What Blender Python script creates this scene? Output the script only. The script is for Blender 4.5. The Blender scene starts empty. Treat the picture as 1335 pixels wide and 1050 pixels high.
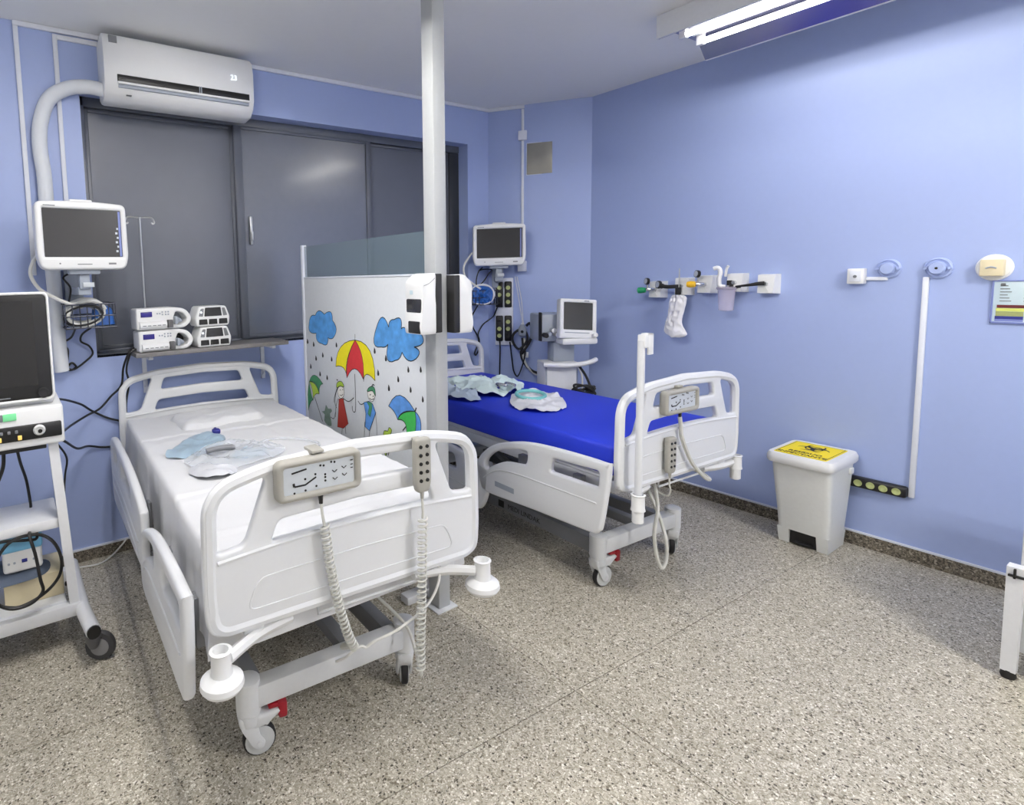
import bpy, bmesh, math, random
from mathutils import Vector, Matrix, noise
random.seed(7)
R = math.radians
C = bpy.context.scene.collection
SC = bpy.context.scene
# ------------------------------------------------------------------ camera, world, exposure
cam = bpy.data.cameras.new('camera'); camo = bpy.data.objects.new('camera', cam); C.objects.link(camo)
rt, dn, fw = (Vector((0.84644509, -0.53187954, -0.02519639)), Vector((-0.0704041, -0.06488795, -0.99540586)),
              Vector((0.52780107, 0.84433033, -0.09237059)))
up = -dn; bk = -fw
camo.matrix_world = Matrix(((rt.x, up.x, bk.x, 0), (rt.y, up.y, bk.y, 0), (rt.z, up.z, bk.z, 1.55), (0, 0, 0, 1)))
cam.sensor_fit = 'HORIZONTAL'; cam.sensor_width = 36; cam.lens = 732.8 / 1335 * 36
cam.shift_x = (667.5 - 467.2) / 1335; cam.shift_y = (429.1 - 525) / 1335
cam.clip_start = 0.05
SC.camera = camo
w = bpy.data.worlds.new('world'); SC.world = w; w.use_nodes = True
w.node_tree.nodes['Background'].inputs[0].default_value = (0.8, 0.85, 1, 1)
w.node_tree.nodes['Background'].inputs[1].default_value = 0.05
SC.view_settings.view_transform = 'Standard'; SC.view_settings.look = 'None'
SC.view_settings.gamma = 1; SC.view_settings.use_curve_mapping = False
SC.view_settings.exposure = 0.0
TUBE_POWER = 28.0        # emission of the fluorescent tubes
BACK_TUBE_POWER = 160.0
FILL_TUBE_POWER = 325.0   # added fill fixture, unseen behind the camera

# ------------------------------------------------------------------ room numbers
XW, YW, ZC = 3.907, 3.405, 2.876          # right wall, back wall, ceiling
CH_A, CH_B = (3.42, 3.405), (3.907, 2.79)  # chamfered corner
CH_RZ = -51.4
CH_E = Vector((0.6239, -0.7815, 0)); CH_N = Vector((0.7815, 0.6239, 0))
def chp(s, d): return Vector((CH_A[0], CH_A[1], 0)) + CH_E * s - CH_N * d

# ------------------------------------------------------------------ materials
def lin(c):
    c = c / 255.0
    return c / 12.92 if c <= 0.04045 else ((c + 0.055) / 1.055) ** 2.4
MATS = {}
def mat(name, rgb, rough=0.5, metal=0.0, bump=0.0, bscale=60.0, var=0.04, emit=0.0, trans=0.0, alpha=1.0, coat=0.0, spec=0.5, sheen=0.0):
    if name in MATS: return MATS[name]
    m = bpy.data.materials.new(name); m.use_nodes = True; nt = m.node_tree; N = nt.nodes; L = nt.links
    b = N['Principled BSDF']; col = (lin(rgb[0]), lin(rgb[1]), lin(rgb[2]), 1)
    tc = N.new('ShaderNodeTexCoord'); nz = N.new('ShaderNodeTexNoise')
    nz.inputs['Scale'].default_value = bscale; nz.inputs['Detail'].default_value = 3
    L.new(tc.outputs['Object'], nz.inputs['Vector'])
    mx = N.new('ShaderNodeMix'); mx.data_type = 'RGBA'
    mx.inputs[6].default_value = tuple(x * (1 - var) for x in col[:3]) + (1,)
    mx.inputs[7].default_value = tuple(min(1, x * (1 + var)) for x in col[:3]) + (1,)
    L.new(nz.outputs['Fac'], mx.inputs[0]); L.new(mx.outputs[2], b.inputs['Base Color'])
    b.inputs['Roughness'].default_value = rough; b.inputs['Metallic'].default_value = metal
    b.inputs['Specular IOR Level'].default_value = spec
    if coat: b.inputs['Coat Weight'].default_value = coat; b.inputs['Coat Roughness'].default_value = 0.1
    if sheen: b.inputs['Sheen Weight'].default_value = sheen
    if trans: b.inputs['Transmission Weight'].default_value = trans
    if alpha < 1: b.inputs['Alpha'].default_value = alpha
    if emit:
        b.inputs['Emission Color'].default_value = col; b.inputs['Emission Strength'].default_value = emit
    if bump:
        bp = N.new('ShaderNodeBump'); bp.inputs['Strength'].default_value = bump; bp.inputs['Distance'].default_value = 0.004
        L.new(nz.outputs['Fac'], bp.inputs['Height']); L.new(bp.outputs[0], b.inputs['Normal'])
    MATS[name] = m; return m

def terrazzo(name, ramp, grout, scale):
    m = bpy.data.materials.new(name); m.use_nodes = True; nt = m.node_tree; N = nt.nodes; L = nt.links
    b = N['Principled BSDF']; tc = N.new('ShaderNodeTexCoord')
    ns = N.new('ShaderNodeTexNoise'); ns.inputs['Scale'].default_value = 40; L.new(tc.outputs['Object'], ns.inputs['Vector'])
    ma = N.new('ShaderNodeVectorMath'); ma.operation = 'MULTIPLY_ADD'; ma.inputs[1].default_value = (0.012,) * 3
    L.new(ns.outputs['Color'], ma.inputs[0]); L.new(tc.outputs['Object'], ma.inputs[2])
    def layer(sc):
        v = N.new('ShaderNodeTexVoronoi'); v.inputs['Scale'].default_value = sc; L.new(ma.outputs[0], v.inputs['Vector'])
        s = N.new('ShaderNodeSeparateColor'); L.new(v.outputs['Color'], s.inputs[0])
        r = N.new('ShaderNodeValToRGB'); r.color_ramp.interpolation = 'CONSTANT'
        els = r.color_ramp.elements
        while len(els) < len(ramp): els.new(0.5)
        for e, (p, c) in zip(els, ramp): e.position = p; e.color = tuple(lin(x) for x in c) + (1,)
        L.new(s.outputs[0], r.inputs[0]); return r, s, v
    r1, s1, v1 = layer(scale); r2, s2, v2 = layer(scale * 2.1)
    gt = N.new('ShaderNodeMath'); gt.operation = 'GREATER_THAN'; gt.inputs[1].default_value = 0.55; L.new(s1.outputs[1], gt.inputs[0])
    mx = N.new('ShaderNodeMix'); mx.data_type = 'RGBA'; L.new(gt.outputs[0], mx.inputs[0]); L.new(r1.outputs[0], mx.inputs[6]); L.new(r2.outputs[0], mx.inputs[7])
    ve = N.new('ShaderNodeTexVoronoi'); ve.feature = 'DISTANCE_TO_EDGE'; ve.inputs['Scale'].default_value = scale; L.new(ma.outputs[0], ve.inputs['Vector'])
    lt = N.new('ShaderNodeMath'); lt.operation = 'LESS_THAN'; lt.inputs[1].default_value = 0.05; L.new(ve.outputs['Distance'], lt.inputs[0])
    m2 = N.new('ShaderNodeMix'); m2.data_type = 'RGBA'; L.new(lt.outputs[0], m2.inputs[0]); L.new(mx.outputs[2], m2.inputs[6]); m2.inputs[7].default_value = tuple(lin(x) for x in grout) + (1,)
    # slow wear variation of the polished stone
    n2 = N.new('ShaderNodeTexNoise'); n2.inputs['Scale'].default_value = 1.6; n2.inputs['Detail'].default_value = 4; L.new(tc.outputs['Object'], n2.inputs['Vector'])
    mr = N.new('ShaderNodeMapRange'); mr.inputs['To Min'].default_value = 0.8; mr.inputs['To Max'].default_value = 1.15; L.new(n2.outputs['Fac'], mr.inputs[0])
    hs = N.new('ShaderNodeHueSaturation'); L.new(m2.outputs[2], hs.inputs['Color']); L.new(mr.outputs[0], hs.inputs['Value'])
    L.new(hs.outputs[0], b.inputs['Base Color'])
    b.inputs['Roughness'].default_value = 0.42; b.inputs['Specular IOR Level'].default_value = 0.35
    MATS[name] = m; return m

M_wall = mat('blue_wall_paint', (164, 180, 224), 0.42, bump=0.03, bscale=35, var=0.02, spec=0.4)
M_white2 = mat('white_wall_paint', (226, 226, 226), 0.5, bump=0.03, bscale=35, var=0.02)  # unseen walls only, made white to bounce light into the room
M_ceil = mat('ceiling_paint', (238, 239, 240), 0.7, bump=0.04, bscale=30, var=0.015)
M_floor = terrazzo('terrazzo', [(0.0, (74, 68, 58)), (0.07, (124, 116, 100)), (0.18, (164, 157, 140)), (0.40, (184, 178, 162)), (0.60, (201, 195, 180)), (0.78, (216, 211, 198)), (0.92, (236, 232, 222))], (172, 165, 149), 146)
M_stone = terrazzo('granite_baseboard', [(0.0, (70, 66, 58)), (0.3, (112, 105, 92)), (0.6, (138, 130, 116)), (0.85, (168, 160, 146))], (104, 97, 86), 110)
M_joint = mat('dark_joint', (72, 66, 60), 0.8)
M_white = mat('white_plastic', (232, 233, 234), 0.38, bump=0.01, bscale=80, var=0.012)
M_bed = mat('bed_white_plastic', (224, 226, 229), 0.34, bump=0.015, bscale=90, var=0.012)
M_frame = mat('grey_enamel_frame', (212, 214, 216), 0.4, bump=0.02, bscale=60)
M_framed = mat('dark_grey_enamel', (120, 122, 127), 0.45, bump=0.02)
M_enamel = mat('white_enamel', (222, 224, 228), 0.35, bump=0.01)
M_trim = mat('white_trim', (222, 226, 236), 0.5, bump=0.01)
M_sheet = mat('white_sheet', (219, 220, 223), 0.85, bump=0.12, bscale=220, var=0.012, sheen=0.1)
M_blue = mat('royal_blue_vinyl', (34, 58, 208), 0.55, bump=0.08, bscale=120, var=0.05)
M_beige = mat('grey_beige_plastic', (166, 164, 156), 0.45, bump=0.02)
M_face = mat('pale_keypad', (200, 206, 212), 0.35)
M_black = mat('black_plastic', (16, 16, 18), 0.4, bump=0.02)
M_rubber = mat('black_rubber', (30, 30, 32), 0.65, bump=0.03)
M_wheel = mat('grey_wheel', (196, 198, 198), 0.5, bump=0.02)
M_darkwheel = mat('dark_grey_wheel', (92, 92, 94), 0.55, bump=0.02)
M_red = mat('dark_red_plastic', (150, 16, 34), 0.4)
M_ink = mat('black_ink', (28, 28, 30), 0.6)
M_inkg = mat('grey_ink', (120, 124, 128), 0.6)
M_screen = mat('dark_screen', (46, 46, 48), 0.18, var=0.08, bscale=5, coat=0.3)
M_screen2 = mat('black_screen', (30, 30, 31), 0.2, var=0.1, bscale=5, coat=0.3)
M_gpanel = mat('grey_metal_sheet', (96, 101, 113), 0.36, metal=0.0, bump=0.05, bscale=14, var=0.05, spec=0.6)
M_gframe = mat('grey_metal_frame', (88, 93, 104), 0.36, bump=0.03, bscale=20, spec=0.6)
M_gdark = mat('dark_window_frame', (48, 50, 54), 0.4, bump=0.03)
M_alu = mat('aluminium', (196, 198, 200), 0.3, metal=0.9, bump=0.01)
M_mirror = mat('polished_reflector', (176, 172, 186), 0.24, metal=1.0, var=0.01)
M_chrome = mat('chrome', (215, 216, 218), 0.15, metal=1.0, var=0.01)
M_hose = mat('wrapped_white_hose', (222, 226, 232), 0.6, bump=0.12, bscale=40)
M_cable = mat('black_cable', (18, 18, 20), 0.45)
M_wcable = mat('white_cable', (226, 226, 222), 0.5)
M_gcable = mat('grey_cable', (208, 208, 202), 0.5)
M_shelf = mat('grey_stone_shelf', (120, 118, 118), 0.5, bump=0.08, bscale=50, var=0.25)
M_yellow = mat('yellow_label', (255, 228, 12), 0.5)
M_grime = mat('yellow_plastic', (240, 190, 40), 0.4)
M_green = mat('green_plastic', (20, 140, 90), 0.4)
M_socket = mat('socket_pale_green', (178, 186, 126), 0.45)
M_cream = mat('cream_box', (222, 210, 176), 0.7, bump=0.05)
M_ltblue = mat('light_blue_plastic', (120, 186, 226), 0.35)
M_bin = mat('bin_plastic', (228, 230, 228), 0.42, bump=0.02)
M_disc = mat('painted_disc', (167, 183, 226), 0.42, bump=0.02)
M_paper = mat('wrapping_paper', (214, 232, 232), 0.75, bump=0.1, bscale=60, var=0.04)
M_paper2 = mat('grey_paper', (182, 196, 212), 0.75, bump=0.1, bscale=60, var=0.05)
M_bag = mat('clear_bag', (232, 237, 244), 0.2, bump=0.15, bscale=40, var=0.02, alpha=0.34)
M_bagw = mat('white_plastic_bag', (236, 236, 240), 0.35, bump=0.12, bscale=40, var=0.02)
M_bagb = mat('blue_tinted_pouch', (176, 200, 218), 0.3, bump=0.1, bscale=40, var=0.12, alpha=0.8)
M_teal = mat('teal_mask', (130, 206, 206), 0.3)
M_bluebag = mat('blue_net_pouch', (40, 96, 176), 0.4, bump=0.2, bscale=60, var=0.25)
M_purple = mat('purple_display', (40, 34, 120), 0.3)
M_led = mat('led_white', (235, 245, 255), 0.4, emit=1.1)
M_amber = mat('amber_key', (246, 206, 110), 0.4, emit=0.35)
M_grn = mat('green_indicator', (120, 214, 150), 0.4, emit=0.15)
M_tube = mat('fluorescent_tube', (255, 252, 246), 0.4, emit=TUBE_POWER, var=0)
M_tube2 = mat('fluorescent_tube_back', (255, 252, 246), 0.4, emit=BACK_TUBE_POWER, var=0)
M_filltube = mat('fill_tube_rear', (255, 252, 246), 0.4, emit=FILL_TUBE_POWER, var=0)
M_glass = mat('tinted_glass', (122, 142, 152), 0.10, alpha=0.34, var=0.03)
M_artblue = mat('crayon_blue', (84, 152, 226), 0.7, bscale=26, var=0.5)
M_artblue2 = mat('crayon_light_blue', (92, 150, 226), 0.7, bscale=30, var=0.4)
M_artyel = mat('crayon_yellow', (240, 226, 30), 0.7, bscale=60, var=0.06)
M_artred = mat('crayon_red', (214, 56, 62), 0.7, bscale=60, var=0.1)
M_artdred = mat('crayon_brick_red', (170, 54, 44), 0.7, bscale=60, var=0.15)
M_artgrn = mat('crayon_green', (64, 186, 84), 0.7, bscale=60, var=0.12)
M_artdgrn = mat('crayon_dark_green', (72, 146, 104), 0.7, bscale=60, var=0.2)
M_artlgrn = mat('crayon_lime', (176, 206, 70), 0.7, bscale=60, var=0.15)
M_artgry = mat('crayon_grey_green', (120, 142, 130), 0.7, bscale=60, var=0.3)
M_artskin = mat('paint_white', (238, 236, 230), 0.7)
M_pole = mat('pole_paint', (178, 181, 183), 0.45, bump=0.01)
M_board = mat('white_board', (217, 221, 225), 0.4, bump=0.01)
M_plate = mat('stainless_plate', (150, 148, 140), 0.35, metal=0.4, bump=0.05, bscale=10, var=0.2)
M_sign = mat('poster_paper', (196, 214, 222), 0.3)
M_maroon = mat('print_maroon', (96, 22, 30), 0.5)
M_olive = mat('print_olive', (150, 156, 100), 0.5, var=0.15)
M_lemon = mat('print_lemon', (206, 212, 110), 0.5)
M_navy = mat('print_navy', (40, 44, 130), 0.5, var=0.2)
M_lav = mat('lavender_print_reflection', (120, 132, 190), 0.5)
M_pink = mat('pink_canister', (212, 204, 226), 0.25, alpha=0.42)
M_cgrey = mat('grey_casing', (160, 168, 180), 0.4, bump=0.02)

# ------------------------------------------------------------------ mesh builder
XZ = lambda ox=0, oy=0, oz=0: Matrix(((1, 0, 0, ox), (0, 0, -1, oy), (0, 1, 0, oz), (0, 0, 0, 1)))   # u->x, v->z, facing -y
YZ = lambda ox=0, oy=0, oz=0: Matrix(((0, 0, 1, ox), (1, 0, 0, oy), (0, 1, 0, oz), (0, 0, 0, 1)))    # u->y, v->z, facing +x
def smooth(pts, n=6, closed=False):
    pts = [Vector(p) for p in pts]; m = len(pts)
    if m < 3: return pts
    out = []
    for i in range(m if closed else m - 1):
        g = (lambda k: pts[k % m]) if closed else (lambda k: pts[max(0, min(m - 1, k))])
        p0, p1, p2, p3 = g(i - 1), g(i), g(i + 1), g(i + 2)
        for j in range(n):
            t = j / n
            out.append(0.5 * ((2 * p1) + (p2 - p0) * t + (2 * p0 - 5 * p1 + 4 * p2 - p3) * t * t + (3 * p1 - p0 - 3 * p2 + p3) * t ** 3))
    if not closed: out.append(pts[-1])
    return out
def rnd(pts, r, n=4):
    """round the corners of a 2D polygon; r a number or one per corner"""
    m = len(pts); out = []
    for i in range(m):
        p = Vector(pts[i][:2]); a = Vector(pts[i - 1][:2]) - p; b = Vector(pts[(i + 1) % m][:2]) - p
        rr = r[i] if isinstance(r, (list, tuple)) else r
        rr = min(rr, a.length * 0.48, b.length * 0.48)
        if rr < 1e-5: out.append((p.x, p.y)); continue
        A = p + a.normalized() * rr; B = p + b.normalized() * rr
        for k in range(n + 1):
            t = k / n; q = A * (1 - t) ** 2 + p * 2 * t * (1 - t) + B * t * t
            out.append((q.x, q.y))
    return out
def rect(x0, x1, y0, y1, r=0.0, n=4):
    return rnd([(x0, y0), (x1, y0), (x1, y1), (x0, y1)], r, n)
class MB:
    def __init__(s): s.bm = bmesh.new()
    def box(s, x0, x1, y0, y1, z0, z1, bev=0.0, seg=2, M=None):
        vs = [s.bm.verts.new(p) for p in ((x0, y0, z0), (x1, y0, z0), (x1, y1, z0), (x0, y1, z0), (x0, y0, z1), (x1, y0, z1), (x1, y1, z1), (x0, y1, z1))]
        fs = [s.bm.faces.new([vs[i] for i in f]) for f in ((3, 2, 1, 0), (4, 5, 6, 7), (0, 1, 5, 4), (1, 2, 6, 5), (2, 3, 7, 6), (3, 0, 4, 7))]
        if bev:
            es = list({e for f in fs for e in f.edges})
            r = bmesh.ops.bevel(s.bm, geom=es, offset=bev, segments=seg, affect='EDGES', profile=0.5)
            vs = list({v for f in r['faces'] for v in f.verts} | {v for v in vs if v.is_valid})
        if M: bmesh.ops.transform(s.bm, matrix=M, verts=vs)
        return s
    def hexa(s, bot, top):
        b = [s.bm.verts.new(p) for p in bot]; t = [s.bm.verts.new(p) for p in top]; n = len(b)
        s.bm.faces.new(b[::-1]); s.bm.faces.new(t)
        for i in range(n): s.bm.faces.new((b[i], b[(i + 1) % n], t[(i + 1) % n], t[i]))
        return s
    def loft(s, rings, cap=True, closed=True):
        """rings: list of equal-length point lists"""
        V = [[s.bm.verts.new(p) for p in r] for r in rings]; n = len(V[0])
        for a, b in zip(V, V[1:]):
            for i in range(n if closed else n - 1):
                s.bm.faces.new((a[i], a[(i + 1) % n], b[(i + 1) % n], b[i]))
        if cap: s.bm.faces.new(V[0][::-1]); s.bm.faces.new(V[-1])
        return s
    def prism(s, poly, t, M=None, t0=0.0):
        M = M or Matrix()
        b = [s.bm.verts.new(M @ Vector((p[0], p[1], t0))) for p in poly]; c = [s.bm.verts.new(M @ Vector((p[0], p[1], t0 + t))) for p in poly]
        n = len(b); s.bm.faces.new(b[::-1]); s.bm.faces.new(c)
        for i in range(n): s.bm.faces.new((b[i], b[(i + 1) % n], c[(i + 1) % n], c[i]))
        return s
    def cyl(s, p0, p1, r0, r1=None, seg=16, cap=True):
        p0, p1 = Vector(p0), Vector(p1); r1 = r0 if r1 is None else r1
        d = (p1 - p0).normalized(); a = d.orthogonal().normalized(); b = d.cross(a)
        ring = lambda p, r: [p + (a * math.cos(2 * math.pi * k / seg) + b * math.sin(2 * math.pi * k / seg)) * r for k in range(seg)]
        return s.loft([ring(p0, r0), ring(p1, r1)], cap)
    def lathe(s, prof, o=(0, 0, 0), axis=(0, 0, 1), seg=20, cap=True):
        o = Vector(o); d = Vector(axis).normalized(); a = d.orthogonal().normalized(); b = d.cross(a)
        return s.loft([[o + d * z + (a * math.cos(2 * math.pi * k / seg) + b * math.sin(2 * math.pi * k / seg)) * max(r, 1e-4) for k in range(seg)] for r, z in prof], cap)
    def tube(s, pts, r, seg=8, sm=0, closed=False, flat=1.0):
        pts = smooth(pts, sm, closed) if sm else [Vector(p) for p in pts]
        n = len(pts); rings = []; prev = None
        for i, p in enumerate(pts):
            t = (pts[(i + 1) % n] - pts[i - 1]) if closed else (pts[min(i + 1, n - 1)] - pts[max(i - 1, 0)])
            t.normalize()
            a = t.orthogonal().normalized() if prev is None else (prev - t * prev.dot(t)).normalized()
            prev = a; b = t.cross(a)
            rr = r(i / (n - 1)) if callable(r) else r
            rings.append([p + (a * math.cos(2 * math.pi * k / seg) + b * math.sin(2 * math.pi * k / seg) * flat) * rr for k in range(seg)])
        if closed: rings.append(rings[0]); return s.loft(rings, False)
        return s.loft(rings, True)
    def coil(s, pts, Rr, r, turns, seg=5, per=10):
        P = smooth(pts, 24); L = [0]
        for a, b in zip(P, P[1:]): L.append(L[-1] + (b - a).length)
        out = []; N = turns * per; j = 0; prev = None
        for k in range(N + 1):
            d = L[-1] * k / N
            while j < len(P) - 2 and L[j + 1] < d: j += 1
            f = (d - L[j]) / max(1e-9, L[j + 1] - L[j]); p = P[j].lerp(P[j + 1], f); t = (P[j + 1] - P[j]).normalized()
            a = Vector((1, 0, 0)) if prev is None else prev
            a = (a - t * a.dot(t)).normalized(); prev = a; b = t.cross(a); an = 2 * math.pi * k / per
            out.append(p + (a * math.cos(an) + b * math.sin(an)) * Rr)
        return s.tube(out, r, seg)
    def plate(s, outline, holes, t, bev, M, res=2):
        cu = bpy.data.curves.new('c', 'CURVE'); cu.dimensions = '2D'; cu.fill_mode = 'BOTH'
        for pl in [outline] + list(holes):
            sp = cu.splines.new('POLY'); sp.points.add(len(pl) - 1); sp.use_cyclic_u = True
            for q, p in zip(sp.points, pl): q.co = (p[0], p[1], 0, 1)
        cu.extrude = t / 2 - bev; cu.bevel_depth = bev; cu.bevel_resolution = res; cu.offset = -bev
        ob = bpy.data.objects.new('c', cu); me = bpy.data.meshes.new_from_object(ob)
        b2 = bmesh.new(); b2.from_mesh(me); bmesh.ops.remove_doubles(b2, verts=b2.verts, dist=1e-5)
        bmesh.ops.transform(b2, matrix=M, verts=b2.verts); b2.to_mesh(me); b2.free()
        s.bm.from_mesh(me)
        bpy.data.objects.remove(ob); bpy.data.curves.remove(cu); bpy.data.meshes.remove(me)
        return s
    def text(s, body, size, M, t=0.0006, align='CENTER', fat=0.0):
        cu = bpy.data.curves.new('t', 'FONT'); cu.body = body; cu.size = size; cu.extrude = t; cu.align_x = align; cu.align_y = 'CENTER'; cu.resolution_u = 2; cu.offset = fat
        ob = bpy.data.objects.new('t', cu); me = bpy.data.meshes.new_from_object(ob)
        me.transform(M); s.bm.from_mesh(me)
        bpy.data.objects.remove(ob); bpy.data.curves.remove(cu); bpy.data.meshes.remove(me)
        return s
    def sphere(s, c, r, u=12, v=8, sc=(1, 1, 1)):
        m = Matrix.Translation(Vector(c)) @ Matrix.Diagonal((r * sc[0], r * sc[1], r * sc[2], 1))
        bmesh.ops.create_uvsphere(s.bm, u_segments=u, v_segments=v, radius=1, matrix=m); return s
    def stroke(s, pts, wd, M, t=0.0008, t0=0.0, closed=False):
        """flat drawn line of width wd on a local plane"""
        P = [Vector((p[0], p[1])) for p in pts]; n = len(P); A = []; B = []
        for i in range(n):
            d = (P[(i + 1) % n] - P[i - 1]) if closed else (P[min(i + 1, n - 1)] - P[max(i - 1, 0)])
            d = d.normalized() if d.length > 1e-9 else Vector((1, 0)); q = Vector((-d.y, d.x)) * wd / 2
            A.append(P[i] + q); B.append(P[i] - q)
        if closed: A.append(A[0]); B.append(B[0])
        va = [s.bm.verts.new(M @ Vector((p.x, p.y, t0 + t))) for p in A]; vb = [s.bm.verts.new(M @ Vector((p.x, p.y, t0 + t))) for p in B]
        for i in range(len(va) - 1): s.bm.faces.new((vb[i], vb[i + 1], va[i + 1], va[i]))
        return s
    def crumple(s, outline, h, rings=9, amp=0.01, freq=14, seed=0, n=48, prof=0.5, base=0.0):
        """closed, pillow-like lump over an outline; h height, wrinkled by noise; stands on z=base"""
        P = smooth([(p[0], p[1], 0) for p in outline], max(1, n // len(outline)), True)
        c = sum(P, Vector()) / len(P); top = []
        for k in range(rings):
            f = 1 - k / rings
            ring = []
            for p in P:
                q = c + (p - c) * f
                z = h * (1 - f ** 4) ** prof
                z += amp * noise.noise(Vector((q.x * freq, q.y * freq, seed))) * min(1, (1 - f) * 5) + amp * 0.5 * noise.noise(Vector((q.x * freq * 2.7, q.y * freq * 2.7, seed + 9))) * min(1, (1 - f) * 5)
                ring.append(Vector((q.x, q.y, base + max(0.0015, z))))
            top.append(ring)
        V = [[s.bm.verts.new(p) for p in r] for r in top]; m = len(P)
        for a, b in zip(V, V[1:]):
            for i in range(m): s.bm.faces.new((a[i], a[(i + 1) % m], b[(i + 1) % m], b[i]))
        s.bm.faces.new(V[-1])
        lo = [s.bm.verts.new((v.co.x, v.co.y, base)) for v in V[0]]
        for i in range(m): s.bm.faces.new((lo[i], lo[(i + 1) % m], V[0][(i + 1) % m], V[0][i]))
        s.bm.faces.new(lo[::-1])
        return s
    def sheet(s, outline, h=.02, amp=.012, freq=14, seed=0, n=64, rings=14, base=0.0, lift=.012):
        """thin crumpled sheet with sharp creases lying on z=base; two skins about 1 mm apart"""
        P = smooth([(p[0], p[1], 0) for p in outline], max(1, n // len(outline)), True); m = len(P)
        c = sum(P, Vector()) / m
        def H(x, y, f):
            v = Vector((x * freq, y * freq, seed)); a = 1 - abs(noise.noise(v)) * 2.4; b2 = 1 - abs(noise.noise(v * 2.1 + Vector((3, 7, 1)))) * 2.2
            e = lift * max(0, noise.noise(Vector((x * 9, y * 9, seed + 4)))) * 2.2
            return base + .0025 + max(0, h * (1 - f ** 5) * (.55 + .45 * noise.noise(v * .5)) + amp * max(0, a) * (.35 + .65 * (1 - f ** 3)) + amp * .5 * max(0, b2) + e * f ** 2)
        R0 = []
        for k in range(rings + 1):
            f = 1 - k / (rings + .6)
            R0.append([Vector((q.x, q.y, H(q.x, q.y, f))) for q in (c + (p - c) * f for p in P)])
        for dz in (0.0, -.0012):
            V = [[s.bm.verts.new(p + Vector((0, 0, dz))) for p in r] for r in R0]
            for a, b in zip(V, V[1:]):
                for i in range(m): s.bm.faces.new((a[i], a[(i + 1) % m], b[(i + 1) % m], b[i]))
            s.bm.faces.new(V[-1])
            if dz == 0.0: E0 = V[0]
            else:
                for i in range(m): s.bm.faces.new((E0[i], V[0][i], V[0][(i + 1) % m], E0[(i + 1) % m]))
        return s
    def tf(s, M): bmesh.ops.transform(s.bm, matrix=M, verts=s.bm.verts); return s
    def mesh(s, name, m, ang=38):
        bmesh.ops.recalc_face_normals(s.bm, faces=s.bm.faces)
        me = bpy.data.meshes.new(name); s.bm.to_mesh(me); s.bm.free()
        me.materials.append(m)
        me.polygons.foreach_set('use_smooth', [True] * len(me.polygons)); me.set_sharp_from_angle(angle=R(ang))
        return me
    def build(s, name, m, parent=None, label=None, world=False, kind=None, ang=38):
        if world and parent is not None:
            r = parent
            while r.parent: r = r.parent
            s.tf(Matrix.Translation(-r.location))
        return link(name, s.mesh(name, m, ang), parent, label, kind)
def link(name, me, parent=None, label=None, kind=None):
    o = bpy.data.objects.new(name, me); C.objects.link(o)
    if parent is not None: o.parent = parent
    if label: o['label'] = label
    if kind: o['kind'] = kind
    return o
def thing(name, label, cat, loc=(0, 0, 0), rz=0, group=None):
    o = bpy.data.objects.new(name, None); C.objects.link(o); o.empty_display_size = 0.05
    o.location = loc; o.rotation_euler = (0, 0, R(rz)); o['label'] = label; o['category'] = cat
    if group: o['group'] = group
    return o
def tag(o, label, cat, group=None):
    o['label'] = label; o['category'] = cat
    if group: o['group'] = group
    return o
def cable(name, label, pts, r, m, cat='cable', group=None, sm=8, seg=7):
    return tag(MB().tube(pts, r, seg, sm).build(name, m), label, cat, group)

# ================================================================== SETTING
LX0, FY0 = -1.4, -2.7      # left wall, front wall (behind the camera)
def struct(name, mb, m, parent=None, **k): return mb.build(name, m, parent, kind='structure', **k)
floor = struct('floor', MB().box(LX0, XW + .15, FY0, YW + .3, -.12, -.0035), M_joint)
ys = [FY0, 1.245, 2.025, 2.805, YW + .05]; xs = [LX0, 1.687, XW + .02]
sk = lambda y, x: y - (.040 * (x - 1.7) if FY0 < y < YW else 0)
for j in range(len(ys) - 1):
    for i in range(len(xs) - 1):
        g = .0016; x0, x1 = xs[i] + g, xs[i + 1] - g
        pl = [(x0, sk(ys[j], x0) + g), (x1, sk(ys[j], x1) + g), (x1, sk(ys[j + 1], x1) - g), (x0, sk(ys[j + 1], x0) - g)]
        MB().prism(pl, .0095, t0=-.0095).build('terrazzo_panel', M_floor, floor)
struct('ceiling', MB().box(LX0 - .1, XW + .15, FY0 - .1, YW + .3, ZC, ZC + .12), M_ceil)
WX0, WX1, WZ0, WZ1 = .41, 3.195, 1.15, 2.578      # window opening
bwl = MB()
bwl.box(LX0 - .1, WX0, YW, YW + .25, 0, ZC).box(WX1, CH_A[0] + .3, YW, YW + .25, 0, ZC).box(WX0, WX1, YW, YW + .25, 0, WZ0).box(WX0, WX1, YW, YW + .25, WZ1, ZC)
struct('wall_back', bwl, M_wall)
struct('wall_right', MB().box(XW, XW + .15, FY0 - .1, CH_B[1] + .6, 0, ZC), M_wall)
struct('wall_corner', MB().prism([CH_A, (3.768, 2.956), CH_B, (XW + .1, 2.80), (XW + .1, YW + .2), (3.42, YW + .2)], ZC), M_wall)
struct('wall_left', MB().box(LX0 - .15, LX0, FY0 - .1, YW, 0, ZC), M_white2)
struct('wall_front', MB().box(LX0, XW, FY0 - .15, FY0, 0, ZC), M_white2)
struct('baseboard_right', MB().box(XW - .014, XW, FY0, CH_B[1], 0, .072), M_stone)
struct('baseboard_back', MB().box(LX0, CH_A[0], YW - .014, YW, 0, .066), M_stone)
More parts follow.
